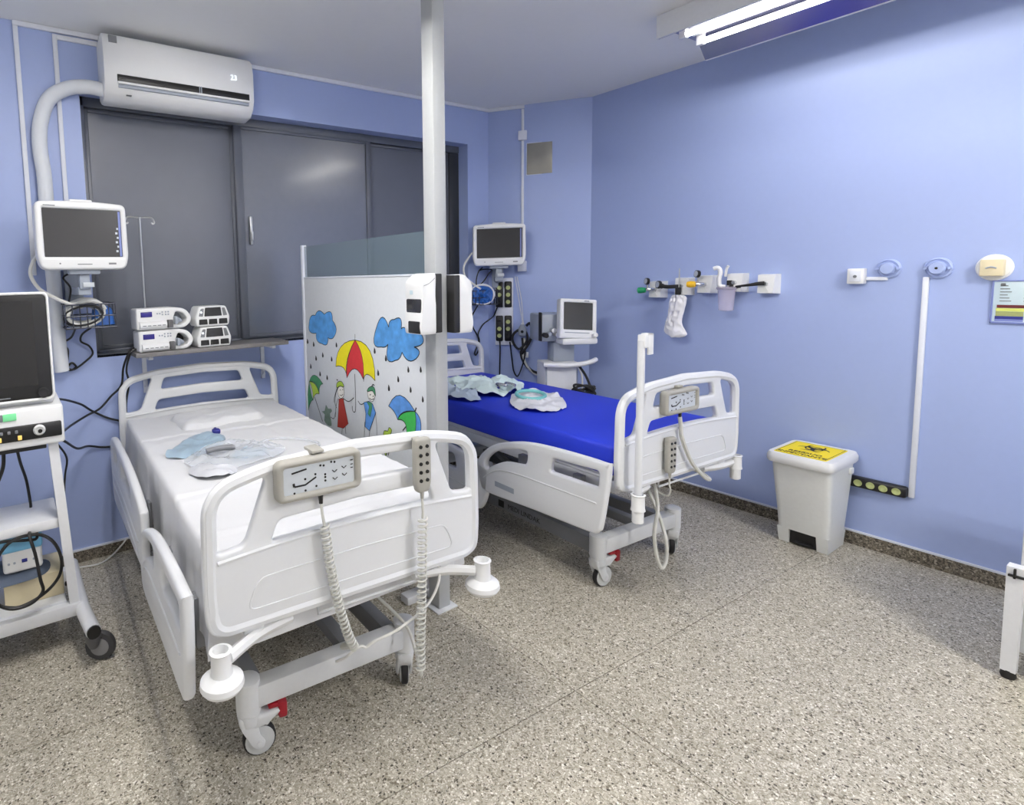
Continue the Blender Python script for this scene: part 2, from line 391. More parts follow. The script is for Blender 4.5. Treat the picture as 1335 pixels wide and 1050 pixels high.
struct('baseboard_corner', MB().hexa([tuple(chp(0, .014)), tuple(chp(.784, .014)), tuple(chp(.784, 0)), tuple(chp(0, 0))], [tuple(chp(0, .014) + Vector((0, 0, .07))), tuple(chp(.784, .014) + Vector((0, 0, .07))), tuple(chp(.784, 0) + Vector((0, 0, .07))), tuple(chp(0, 0) + Vector((0, 0, .07)))]), M_stone)
struct('trim_1', MB().box(XW - .016, XW, FY0, CH_B[1], .072, .080), M_trim)
struct('trim_2', MB().box(LX0, CH_A[0], YW - .016, YW, .066, .074), M_trim)
# ceiling raceway along the back wall and on to the chamfered corner
struct('trim_3', MB().box(.125, CH_A[0] - .01, YW - .018, YW, ZC - .026, ZC - .001, .003), M_trim)
m4 = MB().box(0, .285, -.018, 0, ZC - .026, ZC - .001, .003).tf(Matrix.Translation((CH_A[0], CH_A[1], 0)) @ Matrix.Rotation(R(CH_RZ), 4, 'Z'))
struct('trim_4', m4, M_trim)
# ---- window closed with grey metal sheets
win = bpy.data.objects.new('window_1', None); C.objects.link(win); win['kind'] = 'structure'
fr = MB().box(WX0, WX1, YW + .10, YW + .17, WZ1 - .052, WZ1, .004).box(WX0, WX1, YW + .10, YW + .17, WZ0, WZ0 + .02, .004)
fr.box(WX0, WX0 + .03, YW + .10, YW + .17, WZ0, WZ1, .004)
fr.build('window_frame', M_gframe, win)
MB().box(WX1 - .10, WX1, YW + .105, YW + .17, WZ0 + .02, WZ1 - .052, .004).build('window_frame', M_gdark, win, 'dark side frame')
def wpanel(x0, x1, y, stile_l, stile_r, m=M_gpanel):
    p = MB().box(x0, x1, y + .006, y + .03, WZ0 + .018, WZ1 - .055).build('metal_panel', m, win)
    f = MB()
    if stile_l: f.box(x0, x0 + stile_l, y - .004, y + .008, WZ0 + .018, WZ1 - .055, .003)
    if stile_r: f.box(x1 - stile_r, x1, y - .004, y + .008, WZ0 + .018, WZ1 - .055, .003)
    f.box(x0 + stile_l, x1 - stile_r, y - .004, y + .008, WZ1 - .075, WZ1 - .055, .003).box(x0 + stile_l, x1 - stile_r, y - .004, y + .008, WZ0 + .018, WZ0 + .04, .003)
    f.build('panel_frame', M_gframe, p)
    return p
wpanel(WX0 + .03, 1.325, YW + .125, .02, .05)
M_gloss = mat('grey_metal_sheet_polished', (96, 101, 113), 0.27, bump=0.10, bscale=22, var=0.05, spec=1.0, coat=0.25)
p2 = wpanel(1.29, 2.325, YW + .085, .05, .045, M_gloss)
wpanel(2.29, WX1 - .09, YW + .125, .04, .02)
lt = MB().box(1.365, 1.385, YW + .06, YW + .085, 1.775, 1.955, .006).box(1.368, 1.382, YW + .045, YW + .06, 1.80, 1.86, .004).build('latch', M_alu, p2, 'silver latch handle')
struct('window_sill', MB().box(WX0, WX1, YW, YW + .10, WZ0 - .012, WZ0 + .002), M_gframe, win)

# ---- ceiling light fixtures
def fixture(label, x, y0, y1, mt):
    t = thing('fluorescent_light', label, 'ceiling light', (x, (y0 + y1) / 2, ZC))
    h = (y1 - y0) / 2
    # pressed housing: open-bottomed reflector with flaring wings (local x across, z down from the ceiling)
    sec = [(-.235, -.002), (.225, -.002), (.262, -.136), (.276, -.137), (.276, -.1395), (.256, -.140), (.17, -.052), (-.17, -.052), (-.222, -.118), (-.236, -.118)]
    MB().loft([[(px, -h, pz) for px, pz in sec], [(px, h, pz) for px, pz in sec]]).build('housing', M_enamel, t)
    refl = MB()
    for a, b in (((-.168, -.0535), (-.219, -.1165)), ((.168, -.0535), (.253, -.1385))):
        refl.hexa([(a[0], -h + .004, a[1]), (b[0], -h + .004, b[1]), (b[0], h - .004, b[1]), (a[0], h - .004, a[1])], [(a[0], -h + .004, a[1] - .0015), (b[0], -h + .004, b[1] - .0015), (b[0], h - .004, b[1] - .0015), (a[0], h - .004, a[1] - .0015)])
    refl.box(-.167, .167, -h + .004, h - .004, -.056, -.0535)
    refl.build('reflector', M_mirror, t)
    MB().box(-.03, .035, -h + .05, h - .05, -.072, -.056, .004).build('ballast_cover', M_enamel, t)
    for tx in (-.085, .09):
        tb = MB().cyl((tx, -h + .075, -.090), (tx, h - .075, -.090), .0145, seg=12).build('tube', mt, t, 'glowing white tube')
        for s in (-1, 1):
            MB().box(tx - .014, tx + .014, s * (h - .06) - .018, s * (h - .06) + .018, -.108, -.056, .003).build('lamp_holder', M_enamel, t)
    return t
fixture('twin-tube fluorescent light with mirror reflector on the ceiling by the long blue wall', 3.235, .42, 1.765, M_tube)
fixture('twin-tube fluorescent light on the ceiling above the foot of the nearer bed, outside the view', .45, .75, 2.095, M_tube2)
fixture('added fill light built as a twin-tube fixture on the ceiling behind the viewer', 2.3, -1.9, -.55, M_filltube)  # unseen fixture added to fill the room with light

# ================================================================== BEDS
MESH = {}
def shared(key, fn, m):
    if key not in MESH: MESH[key] = fn().mesh(key, m)
    return MESH[key]
ARC = lambda x: .045 * (1 - (x / .468) ** 2)      # arched top of the boards
def arched(pts, f=1.0): return [(x, z + f * ARC(x)) for x, z in pts]
def densify(pts, n=5):
    out = []
    for i in range(len(pts)):
        a, b = pts[i], pts[(i + 1) % len(pts)]
        out += [(a[0] + (b[0] - a[0]) * k / n, a[1] + (b[1] - a[1]) * k / n) for k in range(n)]
    return out
def board():
    b = MB()
    up1 = lambda p: [(x, z + ARC(x) * min(1, max(0, (z - .60) / .38))) for x, z in p]
    outl = rnd([(-.468, .585), (.468, .585), (.475, .70), (.468, .99), (.30, 1.002), (-.30, 1.002), (-.468, .99), (-.475, .70)], [.05, .05, .02, .075, .05, .05, .075, .02], 6)
    outl = up1(densify(outl, 2))
    H = lambda pts, r: up1(densify(rnd(pts, r, 5), 2))
    lh = [(-.436, .811), (-.356, .814), (-.287, .978), (-.436, .978)]
    holes = [H(lh, .022), H([(-x, z) for x, z in lh][::-1], .022),
             H([(-.282, .80), (.282, .80), (.258, .853), (-.258, .853)], .018),
             H([(-.243, .905), (.243, .905), (.222, .963), (-.222, .963)], .018)]
    b.plate(outl, holes, .030, .009, XZ(), 2)
    # round rim all the way round, thicker than the panel
    rim = [(x * .955, 0, .585 + (z - .585) * .965 + .012) for x, z in outl]
    b.tube([Vector(p) for p in rim], .0205, 8, 0, True)
    # raised arched ledge above the lower panel and the pressed rectangle in it
    led = up1([(-.435 + .87 * k / 16, .792) for k in range(17)])
    b.tube([(x, -.016, z) for x, z in led], .006, 6)
    b.tube([(x, .016, z) for x, z in led], .006, 6)
    ins = up1(densify(rnd([(-.36, .635), (.36, .635), (.325, .715), (-.325, .715)], .03, 4), 2))
    b.tube([(x, -.0145, z) for x, z in ins], .0035, 5, 0, True)
    for x in (-.34, .34): b.box(x - .03, x + .03, -.008, .045, .56, .66, .006)
    return b
def rail_foot():
    b = MB()
    o = smooth([(-.225, .70, 0), (-.19, .725, 0), (.05, .722, 0), (.25, .705, 0), (.42, .66, 0), (.53, .605, 0), (.605, .53, 0), (.615, .46, 0), (.595, .38, 0), (.53, .352, 0), (.2, .372, 0), (-.12, .388, 0), (-.17, .405, 0), (-.19, .45, 0)], 5, True)
    h1 = smooth([(.548, .50, 0), (.535, .545, 0), (.46, .605, 0), (.36, .640, 0), (.26, .658, 0), (.243, .64, 0), (.255, .592, 0), (.30, .578, 0), (.40, .562, 0), (.50, .512, 0), (.53, .488, 0)], 4, True)
    h2 = rnd([(.085, .668), (-.175, .682), (-.17, .605), (.098, .600)], .018, 4)
    b.plate([(p.x, p.y) for p in o], [[(p.x, p.y) for p in h1], h2], .034, .012, YZ(), 2)
    st = smooth([(.56, .43, 0), (.47, .495, 0), (.34, .522, 0), (.1, .530, 0), (-.165, .535, 0)], 6)
    for s in (-1, 1): b.tube([(s * .0165, p.x, p.y) for p in st], .0045, 6)
    return b
def rail_head():
    b = MB()
    o = smooth([(.525, .66, 0), (.55, .69, 0), (.72, .725, 0), (.98, .745, 0), (1.25, .745, 0), (1.5, .735, 0), (1.61, .70, 0), (1.645, .62, 0), (1.63, .45, 0), (1.59, .385, 0), (1.5, .365, 0), (1.0, .40, 0), (.66, .425, 0), (.585, .45, 0), (.54, .55, 0)], 5, True)
    h1 = rnd([(1.54, .685), (1.30, .695), (1.28, .61), (1.50, .60)], .02, 4); h2 = rnd([(1.18, .70), (.82, .692), (.80, .61), (1.18, .61)], .02, 4)
    b.plate([(p.x, p.y) for p in o], [h1, h2], .034, .012, YZ(), 2)
    for z in (.53, .47):
        for s in (-1, 1): b.tube([(s * .0165, .62, z + .0), (s * .0165, 1.1, z + .015), (s * .0165, 1.58, z)], .0045, 6, 5)
    return b
def rail_bracket(y):
    return MB().box(-.07, .01, y - .02, y + .02, .47, .50, .004).box(-.09, -.055, y - .025, y + .025, .44, .60, .004)
def crossbar():
    b = MB().box(-.285, .285, -.032, .032, .175, .250, .008)
    for s in (-1, 1): b.cyl((s * .302, 0, .162), (s * .302, 0, .268), .040, seg=18).cyl((s * .302, 0, .268), (s * .302, 0, .274), .040, .030, seg=18)
    return b
def side_beams():
    b = MB()
    for s in (-1, 1): b.box(s * .266 - .026, s * .266 + .026, .03, 1.44, .150, .228, .006)
    b.box(.055, .105, .03, .95, .19, .238, .006); b.box(-.25, .25, .93, .985, .19, .24, .006)
    for s in (-1, 1):
        b.tube([(s * .2, .95, .24), (s * .2, .55, .42), (s * .2, .30, .56)], .022, 8)
        b.tube([(s * .2, .35, .24), (s * .2, .75, .42), (s * .2, 1.10, .56)], .022, 8)
    b.cyl((0, .50, .26), (0, .95, .50), .03, seg=12); b.box(-.04, .04, .42, .56, .22, .32, .01)
    return b
def deck():
    b = MB()
    b.box(-.40, .40, -.13, 1.62, .60, .628, .006)
    for s in (-1, 1): b.box(s * .375 - .02, s * .375 + .02, -.16, 1.66, .545, .60, .006)
    for y in (-.15, .45, 1.05, 1.63): b.box(-.36, .36, y - .02, y + .02, .55, .60, .005)
    for s in (-1, 1): b.box(s * .34 - .02, s * .34 + .02, -.20, -.12, .555, .60, .004)
    b.tube([(-.13, -.19, .56), (-.13, -.19, .535), (.25, -.19, .535), (.25, -.19, .56)], .005, 6)
    return b
def caster_fork():
    b = MB()
    b.lathe([(.034, .120), (.037, .14), (.037, .158), (.030, .166)], seg=18)
    hood = smoothed([(-.035, .150), (.0, .155), (.045, .152), (.098, .156), (.100, .142), (.070, .122), (.056, .108), (.046, .110), (.030, .108), (.012, .098), (.000, .082), (-.012, .095), (-.030, .115)], 3)
    b.plate(hood, [], .058, .010, XZ(0, 0, 0), 2)
    for s in (-1, 1):
        b.plate(smoothed([(-.030, .125), (.020, .115), (.030, .085), (.045, .060), (.040, .040), (.022, .036), (.004, .050), (-.012, .080)], 3), [], .010, .004, XZ(0, s * .024, 0), 1)
    b.cyl((.028, -.031, .055), (.028, .031, .055), .010, seg=12)
    return b
def smoothed(p, n=4): return [(q.x, q.y) for q in smooth([(a, c, 0) for a, c in p], n, True)]
def caster_wheel():
    return MB().lathe([(.030, -.0145), (.045, -.0145), (.054, -.009), (.055, 0), (.054, .009), (.045, .0145), (.030, .0145)], (.03, 0, .055), (0, 1, 0), 28)
def caster_hub():
    b = MB()
    for s in (-1, 1): b.lathe([(.0485, s * .0135), (.047, s * .0160), (.030, s * .0175), (.012, s * .0185)], (.03, 0, .055), (0, 1, 0), 24)
    return b
def caster_pedal():
    return MB().box(.060, .105, -.024, .024, .158, .172, .005).box(.092, .122, -.03, .03, .120, .176, .008)
def caster(parent, x, y, rz):
    f = link('caster', shared('caster', caster_fork, M_frame), parent); f.location = (x, y, 0); f.rotation_euler = (0, 0, R(rz))
    link('wheel', shared('wheel', caster_wheel, M_rubber), f, 'dark rubber tyre'); link('hub', shared('hub', caster_hub, M_wheel), f)
    link('brake_pedal', shared('brake_pedal', caster_pedal, M_red), f, 'dark red brake pedal')
def bumper(parent, bx, by, disc, side):
    b = MB()
    b.tube([(side * .22, -.19, .555), (side * .33, -.215, .553), (bx - side * .02, by + .012, .553)], .017, 8, 5, flat=1.3)
    b.lathe([(.030, .522), (.027, .535), (.026, .585), (.030, .590), (.021, .592), (.018, .570)], (bx, by, 0), seg=20, cap=True)
    if disc: b.lathe([(.020, .528), (.040, .526), (.056, .512), (.058, .498), (.050, .486), (.020, .482)], (bx, by, 0), seg=24)
    else: b.lathe([(.024, .522), (.024, .47), (.018, .465)], (bx, by, 0), seg=16)
    b.build('corner_bumper', M_white, parent)
def bed(label, loc, rz, wheel_rz, head_drop=0.0):
    t = thing('hospital_bed', label, 'bed', (loc[0], loc[1], 0), rz, 'hospital beds')
    f = link('footboard', shared('footboard', board, M_bed), t); f.location = (0, -.215, 0)
    h = link('headboard', shared('headboard', board, M_bed), t); h.location = (0, 1.69, 0)
    for s in (-1, 1):
        for key, fn, yb in (('head_side_rail', rail_head, (.85, 1.35)),) if s == 1 else (('foot_side_rail', rail_foot, (.0, .35)), ('head_side_rail', rail_head, (.85, 1.35))):
            r = link(key, shared(key, fn, M_bed), t); r.location = (-.515, 0, -head_drop if key[0] == 'h' else 0) if s == -1 else (.492, .065, -.03)
            for y in yb:
                k = link('rail_bracket', shared('rail_bracket_%d' % int(y * 100), lambda y=y: rail_bracket(y), M_framed), r)
                if s == -1: k.rotation_euler = (0, 0, math.pi); k.location = (0, 2 * y, 0)
    for y in (0, 1.47):
        cbar = link('crossbar', shared('crossbar', crossbar, M_frame), t); cbar.location = (0, y, 0)
    link('lift_frame', shared('lift_frame', side_beams, M_framed), t, 'darker grey lifting frame')
    link('mattress_deck', shared('mattress_deck', deck, M_frame), t)
    for (x, y), a in zip(((-.302, 0), (.302, 0), (-.302, 1.47), (.302, 1.47)), wheel_rz): caster(t, x, y, a)
    return t
B1 = (.876, 1.633); B2 = (2.668, 1.612); BRZ = -3.0
bed1 = bed('white hospital bed with a white sheet, nearer of the two beds', B1, BRZ, (-8, 62, 40, 200))
bumper(bed1, -.452, -.285, True, -1); bumper(bed1, .437, -.285, True, 1)
bed2 = bed('white hospital bed with a royal blue mattress, beside the blue wall', B2, BRZ, (-5, 40, 120, 20), .20)
bumper(bed2, -.418, -.285, False, -1); bumper(bed2, .462, -.225, False, 1)
po = MB().tube([(-.418, -.285, .50), (-.418, -.285, 1.255)], .0155, 12)
po.build('drip_pole', M_enamel, bed2, 'upright white pole in the corner socket')
MB().box(-.424, -.398, -.306, -.270, 1.225, 1.280, .004).box(-.400, -.366, -.306, -.296, 1.195, 1.284, .003).box(-.400, -.366, -.306, -.268, 1.274, 1.284, .003).box(-.400, -.366, -.276, -.268, 1.225, 1.284, .003).build('pole_hook', M_white, bed2)
# maker's lettering on the long frame beam of the further bed (reads towards the aisle)
lm = Matrix.Translation((-.2928, .50, .186)) @ Matrix(((0, 0, -1, 0), (-1, 0, 0, 0), (0, 1, 0, 0), (0, 0, 0, 1)))
MB().text('MEDI LINDAK', .040, lm).build('lettering', M_ink, bed2)
MB().prism(rect(-.20, -.155, -.02, .02), .001, lm).build('emblem', M_black, bed2)
lm2 = Matrix.Translation((-.5335, .40, .425)) @ Matrix(((0, 0, -1, 0), (-1, 0, 0, 0), (0, 1, 0, 0), (0, 0, 0, 1)))
MB().prism(rect(-.07, .07, -.014, .014, .003), .0006, lm2).build('sticker', M_cgrey, bed2, 'grey sticker')

# mattresses
def mattress(hx0, hx1, y0, y1, z0, z1, r):
    b = MB(); b.box(hx0, hx1, y0, y1, z0, z1, r, 4); return b
W1 = Matrix.Translation((B1[0], B1[1], 0)) @ Matrix.Rotation(R(BRZ), 4, 'Z')
W2 = Matrix.Translation((B2[0], B2[1], 0)) @ Matrix.Rotation(R(BRZ), 4, 'Z')
m2t = mattress(-.425, .425, -.165, 1.655, .629, .772, .022)
mt2 = tag(m2t.build('mattress', M_blue), 'royal blue vinyl mattress on the bed beside the blue wall', 'mattress'); mt2.matrix_world = W2
# sheeted mattress: top, draped sides with soft folds
def sheeted():
    b = MB(); nx, ny = 40, 170; X0, X1, Y0, Y1 = -.43, .43, -.165, 1.655
    # profile across: hanging left side -> top -> hanging right side
    prof = []
    for k in range(7): prof.append((-.455 + .014 * k / 6, .50 + .264 * k / 6, 1 - k / 6))
    for k in range(1, 5):
        a = math.pi / 2 * k / 4; prof.append((-.440 + .016 * (1 - math.cos(a)), .768 + .020 * math.sin(a), 0))
    for k in range(1, 40): prof.append((-.424 + .848 * k / 40, .788, 0))
    for k in range(0, 5):
        a = math.pi / 2 * (1 - k / 4); prof.append((.440 - .016 * (1 - math.cos(a)), .768 + .020 * math.sin(a), 0))
    for k in range(1, 7): prof.append((.441 + .014 * k / 6, .764 - .234 * k / 6, k / 6))
    rings = []
    for j in range(ny + 1):
        y = Y0 + (Y1 - Y0) * j / ny; ring = []
        e = min(1, min(j, ny - j) / 2)
        for x, z, hang in prof:
            top = max(0, (z - .74) / .05)
            dz = .007 * noise.noise(Vector((x * 6, y * 5, 3))) + .004 * noise.noise(Vector((x * 20, y * 13, 8)))
            cr = sum(-.006 * math.exp(-((y - yc + sl * x) / .009) ** 2) + .005 * math.exp(-((y - yc - .018 + sl * x) / .012) ** 2) for yc, sl in ((1.12, .04), (.33, -.03), (-.06, .02))) - .005 * math.exp(-((x - .19) / .008) ** 2)
            cr += .006 * max(0, .5 - abs(noise.noise(Vector((x * 5 + y * 2, y * 4 - x * 3, 6)))) * 4)
            dx = hang * (.034 * noise.noise(Vector((y * 7, 2, 1))) + .012 * noise.noise(Vector((y * 19, z * 3, 4)))) * (1 if x > 0 else -1)
            zz = z + (dz + cr) * (1 if top > .3 else 0) - (1 - e) * .02 * (1 if top > .3 else 0)
            if hang > .1: zz += hang * (.05 * noise.noise(Vector((y * 2.2, 5 if x < 0 else 9, 0))))
            ring.append((x + dx, y, zz))
        rings.append(ring)
    b.loft(rings, True, True)
    return b
mt1 = tag(sheeted().build('mattress', M_sheet, ang=60), 'mattress wrapped in a rumpled white bed sheet on the nearer bed', 'mattress'); mt1.matrix_world = W1
pil = MB().crumple([(-.215, 1.225), (-.10, 1.222), (.10, 1.238), (.222, 1.245), (.24, 1.36), (.232, 1.49), (.05, 1.53), (-.21, 1.53), (-.222, 1.38)], .040, 10, .016, 10, 4, 72, .28, .785)
pl = tag(pil.build('pillow', M_sheet, ang=60), 'flat white folded pillow against the headboard of the nearer bed', 'pillow'); pl.matrix_world = W1

# ---- hand controls on the footboards
def control_panel(label, x0, x1, z0, z1, Wm, rz):
    c = Wm @ Vector(((x0 + x1) / 2, -.24, z0)); t = thing('bed_control_panel', label, 'control panel', c, rz, 'bed control panels')
    hw, hh = (x1 - x0) / 2, (z1 - z0)
    MB().plate(rect(-hw, hw, 0, hh, .024, 6), [rect(-hw + .022, hw - .022, .02, hh - .02, .008)], .040, .010, XZ(0, -.006, 0), 3).build('housing', M_beige, t)
    MB().box(-hw + .016, hw - .016, -.016, .01, .014, hh - .014).build('keypad', M_face, t)
    MB().box(-.02, .02, .004, .03, hh - .03, hh + .012, .004).box(-.02, .02, -.01, .05, hh + .004, hh + .014, .004).build('hanger', M_beige, t)
    K = XZ(0, -.0165, 0); ic = MB(); sc = hw / .13
    S = lambda pts, wd: ic.stroke([(x * sc, z * sc) for x, z in pts], wd, K)
    S([(-.085, .078), (-.04, .084)], .005)
    S([(-.078, .040), (-.045, .040), (-.012, .056)], .005)
    S([(-.078, .040), (-.080, .050)], .007)
    for x, z in ((-.078, .022), (-.045, .024), (-.012, .030), (-.045, .056), (-.014, .064), (.016, .040), (.016, .050), (.016, .058), (.002, .086), (.012, .084), (.036, .090), (.046, .088)):
        ic.prism([(x * sc + .0035 * math.cos(a * math.pi / 3), z * sc + .0035 * math.sin(a * math.pi / 3)) for a in range(6)], .0008, K)
    for x, z in ((.045, .062), (.075, .068), (.046, .040), (.076, .046)): S([(x - .007, z + .004), (x, z - .003), (x + .008, z + .003)], .003)
    for z in (.062, .072, .084): S([(.096, z), (.104, z)], .003)
    ic.build('symbols', M_ink, t)
    MB().cyl((.005, -.006, -.001), (.005, -.006, -.028), .008, .006, 12).build('cord_grip', M_black, t)
    return t
def remote(label, x, z0, z1, y, Wm, rz):
    c = Wm @ Vector((x, y, z0)); t = thing('bed_hand_remote', label, 'remote', c, rz, 'bed hand remotes'); h = z1 - z0
    o = rnd([(-.022, 0), (.022, 0), (.030, .03), (.030, h), (-.030, h), (-.030, .03)], [.012, .012, .02, .014, .014, .02], 4)
    MB().plate(o, [], .026, .008, XZ(0, 0, 0), 2).build('housing', M_beige, t)
    for i in range(5):
        for s in (-1, 1): MB().cyl((s * .012, -.011, h - .026 - .027 * i), (s * .012, -.0165, h - .026 - .027 * i), .0062, .0055, 12).build('button', M_black, t)
    MB().box(-.014, .014, .010, .030, h - .05, h - .01, .003).box(-.014, .014, .01, .05, h - .014, h - .006, .003).build('hanger', M_beige, t)
    MB().cyl((0, 0, .002), (0, 0, -.022), .0075, .005, 10).build('cord_grip', M_beige, t)
    return t
control_panel('grey bed control panel with keypad on the footboard of the nearer bed', -.272, -.006, .930, 1.048, W1, BRZ)
remote('grey ten-button hand remote on the footboard of the nearer bed', .206, .872, 1.046, -.268, W1, BRZ)
control_panel('grey bed control panel with keypad on the footboard of the further bed', -.200, .055, .893, 1.005, W2, BRZ)
remote('grey ten-button hand remote hanging on the lower footboard of the further bed', -.143, .622, .790, -.252, W2, BRZ)
def wl(Wm, pts): return [Wm @ Vector(p) for p in pts]
c1 = MB().tube([(-.134, -.246, .905), (-.133, -.252, .87), (-.128, -.254, .835)], .0045, 7, 4)
c1.coil([(-.128, -.254, .838), (-.116, -.256, .72), (-.095, -.256, .60), (-.062, -.253, .48), (-.030, -.235, .415)], .0125, .0036, 30)
c1.tube([(-.033, -.235, .418), (-.018, -.18, .385), (-.005, -.10, .33)], .010, 8, 4)
o = tag(c1.build('coiled_cord', M_gcable), 'grey coiled cord hanging from the control panel of the nearer bed', 'cord', 'coiled cords of the nearer bed'); o.matrix_world = W1
c2 = MB().tube([(.206, -.268, .850), (.207, -.27, .81), (.206, -.27, .785)], .0045, 7, 4)
c2.coil([(.206, -.270, .787), (.203, -.268, .65), (.202, -.262, .50), (.200, -.255, .36), (.203, -.25, .26)], .0135, .0036, 29)
c2.tube([(.203, -.25, .26), (.225, -.22, .22), (.255, -.15, .24), (.262, -.08, .30), (.22, .02, .36), (.10, .1, .5)], .006, 7, 8)
o = tag(c2.build('coiled_cord', M_gcable), 'grey coiled cord hanging from the ten-button remote of the nearer bed', 'cord', 'coiled cords of the nearer bed'); o.matrix_world = W1
o = cable('power_cord', 'thin white cord sagging under the footboard of the nearer bed', [(.305, -.21, .585), (.300, -.225, .53), (.245, -.235, .468), (.14, -.225, .415), (.06, -.20, .385), (.035, -.19, .368), (.015, -.19, .378), (-.01, -.19, .372), (-.03, -.17, .345), (-.01, -.06, .255)], .0045, M_wcable, 'cord'); o.matrix_world = W1
o = cable('remote_cord', 'grey cord drooping from the control panel across the further footboard', [(-.068, -.246, .872), (-.064, -.25, .83), (-.055, -.252, .77), (.02, -.255, .645), (.12, -.258, .555), (.19, -.245, .525), (.24, -.16, .53), (.25, 0, .55)], .0095, M_gcable, 'cord', 'cords of the further bed'); o.matrix_world = W2
o = cable('remote_cord', 'thin grey cord under the ten-button remote of the further bed', [(-.143, -.252, .60), (-.142, -.25, .57), (-.132, -.25, .535), (-.12, -.22, .50), (-.10, -.1, .52)], .004, M_gcable, 'cord', 'cords of the further bed'); o.matrix_world = W2
o = cable('remote_cord', 'grey looped cord drooping below the crossbar of the further bed', [(-.10, -.15, .54), (-.16, -.21, .45), (-.205, -.225, .35), (-.20, -.23, .26), (-.185, -.235, .20), (-.155, -.235, .165), (-.125, -.235, .20), (-.12, -.225, .30), (-.10, -.16, .42), (-.06, -.05, .54)], .0085, M_gcable, 'cord', 'cords of the further bed'); o.matrix_world = W2

# ================================================================== PARTITION AND POLE
PX = 1.62
pc = thing('support_pole', 'square white pole rising to the ceiling between the two beds', 'pole', (1.632, 1.95, 0))
MB().box(-.034, .034, -.038, .038, .006, ZC - .006, .005).build('shaft', M_pole, pc)
MB().box(-.06, .06, -.06, .06, 0, .008, .002).build('foot_plate', M_enamel, pc); MB().box(-.06, .06, -.06, .06, ZC - .008, ZC, .002).build('head_plate', M_enamel, pc)
pt = thing('partition_screen', 'white partition screen with a crayon drawing of children and umbrellas, glass along its top', 'partition', (PX, 3.225, 0), -90)
PL = 3.225 - 1.992
MB().box(0, PL, -.009, .009, .14, 1.553, .002).build('board', M_board, pt)
MB().box(.018, PL - .002, -.0035, .0035, 1.5535, 1.748).build('glass_panel', M_glass, pt, 'grey-blue see-through glass strip')
MB().box(-.012, .012, -.016, .016, .012, 1.757, .003).build('edge_post', M_trim, pt)
MB().box(.012, PL, -.013, .013, 1.547, 1.5565, .002).build('top_rail', M_trim, pt)
for x in (0.06, PL - .06): MB().box(x - .02, x + .02, -.02, .02, .04, .141, .003).box(x - .03, x + .03, -.12, .12, 0, .04, .006).build('foot', M_enamel, pt)
HM = (0.00231477, -7.84558e-05, -0.0858431, 0.000820272, -0.00111098, 1.46588, 0.000546201, -4.54309e-05)
def A(x, y):
    d = HM[6] * x + HM[7] * y + 1
    return ((HM[0] * x + HM[1] * y + HM[2]) / d + .005, (HM[3] * x + HM[4] * y + HM[5]) / d)
AP = XZ(0, -.0092, 0)
LAYER = [0]
def art(name, fill, pts, m, line=.006, closed=True, sm=4, extra=(), label=None, ink=M_ink):
    """a flat drawn shape on the board: coloured fill with its ink outline, later shapes over earlier ones"""
    P = [A(*p) for p in pts]; LAYER[0] += 1; h = .0004 + .00008 * LAYER[0]
    if sm: P = smoothed(P, sm) if closed else [(q.x, q.y) for q in smooth([(a, b, 0) for a, b in P], sm)]
    o = MB().prism(P, h, AP).build(name, m, pt, label)
    ln = MB()
    if line: ln.stroke(P, line, AP, h + .00004, 0, closed)
    for e, wd in extra:
        E = [A(*p) for p in e]
        if len(E) > 2: E = [(q.x, q.y) for q in smooth([(a, b, 0) for a, b in E], 4)]
        ln.stroke(E, wd, AP, h + .00006)
    if line or extra: ln.build('outline', ink, o)
    else: ln.bm.free()
    return o
def cusp(segs):
    """polyline from arcs: list of 3-point arcs joined with sharp corners (image coords)"""
    out = []
    for a, b, c in segs:
        for k in range(7):
            t = k / 6; out.append((a[0] * (1 - t) ** 2 + 2 * b[0] * t * (1 - t) + c[0] * t * t, a[1] * (1 - t) ** 2 + 2 * b[1] * t * (1 - t) + c[1] * t * t))
    return out
def arc3(a, b, c): return (a, (2 * b[0] - (a[0] + c[0]) / 2, 2 * b[1] - (a[1] + c[1]) / 2), c)
art('cloud', 1, cusp([arc3((108, 150), (132, 120), (165, 142)), arc3((165, 142), (205, 128), (216, 180)), arc3((216, 180), (240, 235), (220, 290)), arc3((220, 290), (205, 295), (188, 288)), arc3((188, 288), (180, 330), (150, 325)), arc3((150, 325), (120, 305), (115, 260)), arc3((115, 260), (75, 250), (70, 200)), arc3((70, 200), (82, 155), (108, 150))]), M_artblue, .004, sm=0, label='smaller blue crayon cloud')
art('cloud', 1, cusp([arc3((567, 222), (530, 160), (495, 210)), arc3((495, 210), (475, 320), (520, 345)), arc3((520, 345), (545, 345), (562, 328)), arc3((562, 328), (560, 425), (610, 428)), arc3((610, 428), (635, 415), (650, 378)), arc3((650, 378), (690, 430), (738, 418)), arc3((738, 418), (758, 375), (725, 345)), arc3((725, 345), (780, 320), (770, 265)), arc3((770, 265), (730, 235), (690, 250)), arc3((690, 250), (665, 225), (645, 232)), arc3((645, 232), (640, 170), (600, 175)), arc3((600, 175), (575, 185), (567, 222))]), M_artblue, .005, sm=0, label='larger blue crayon cloud')
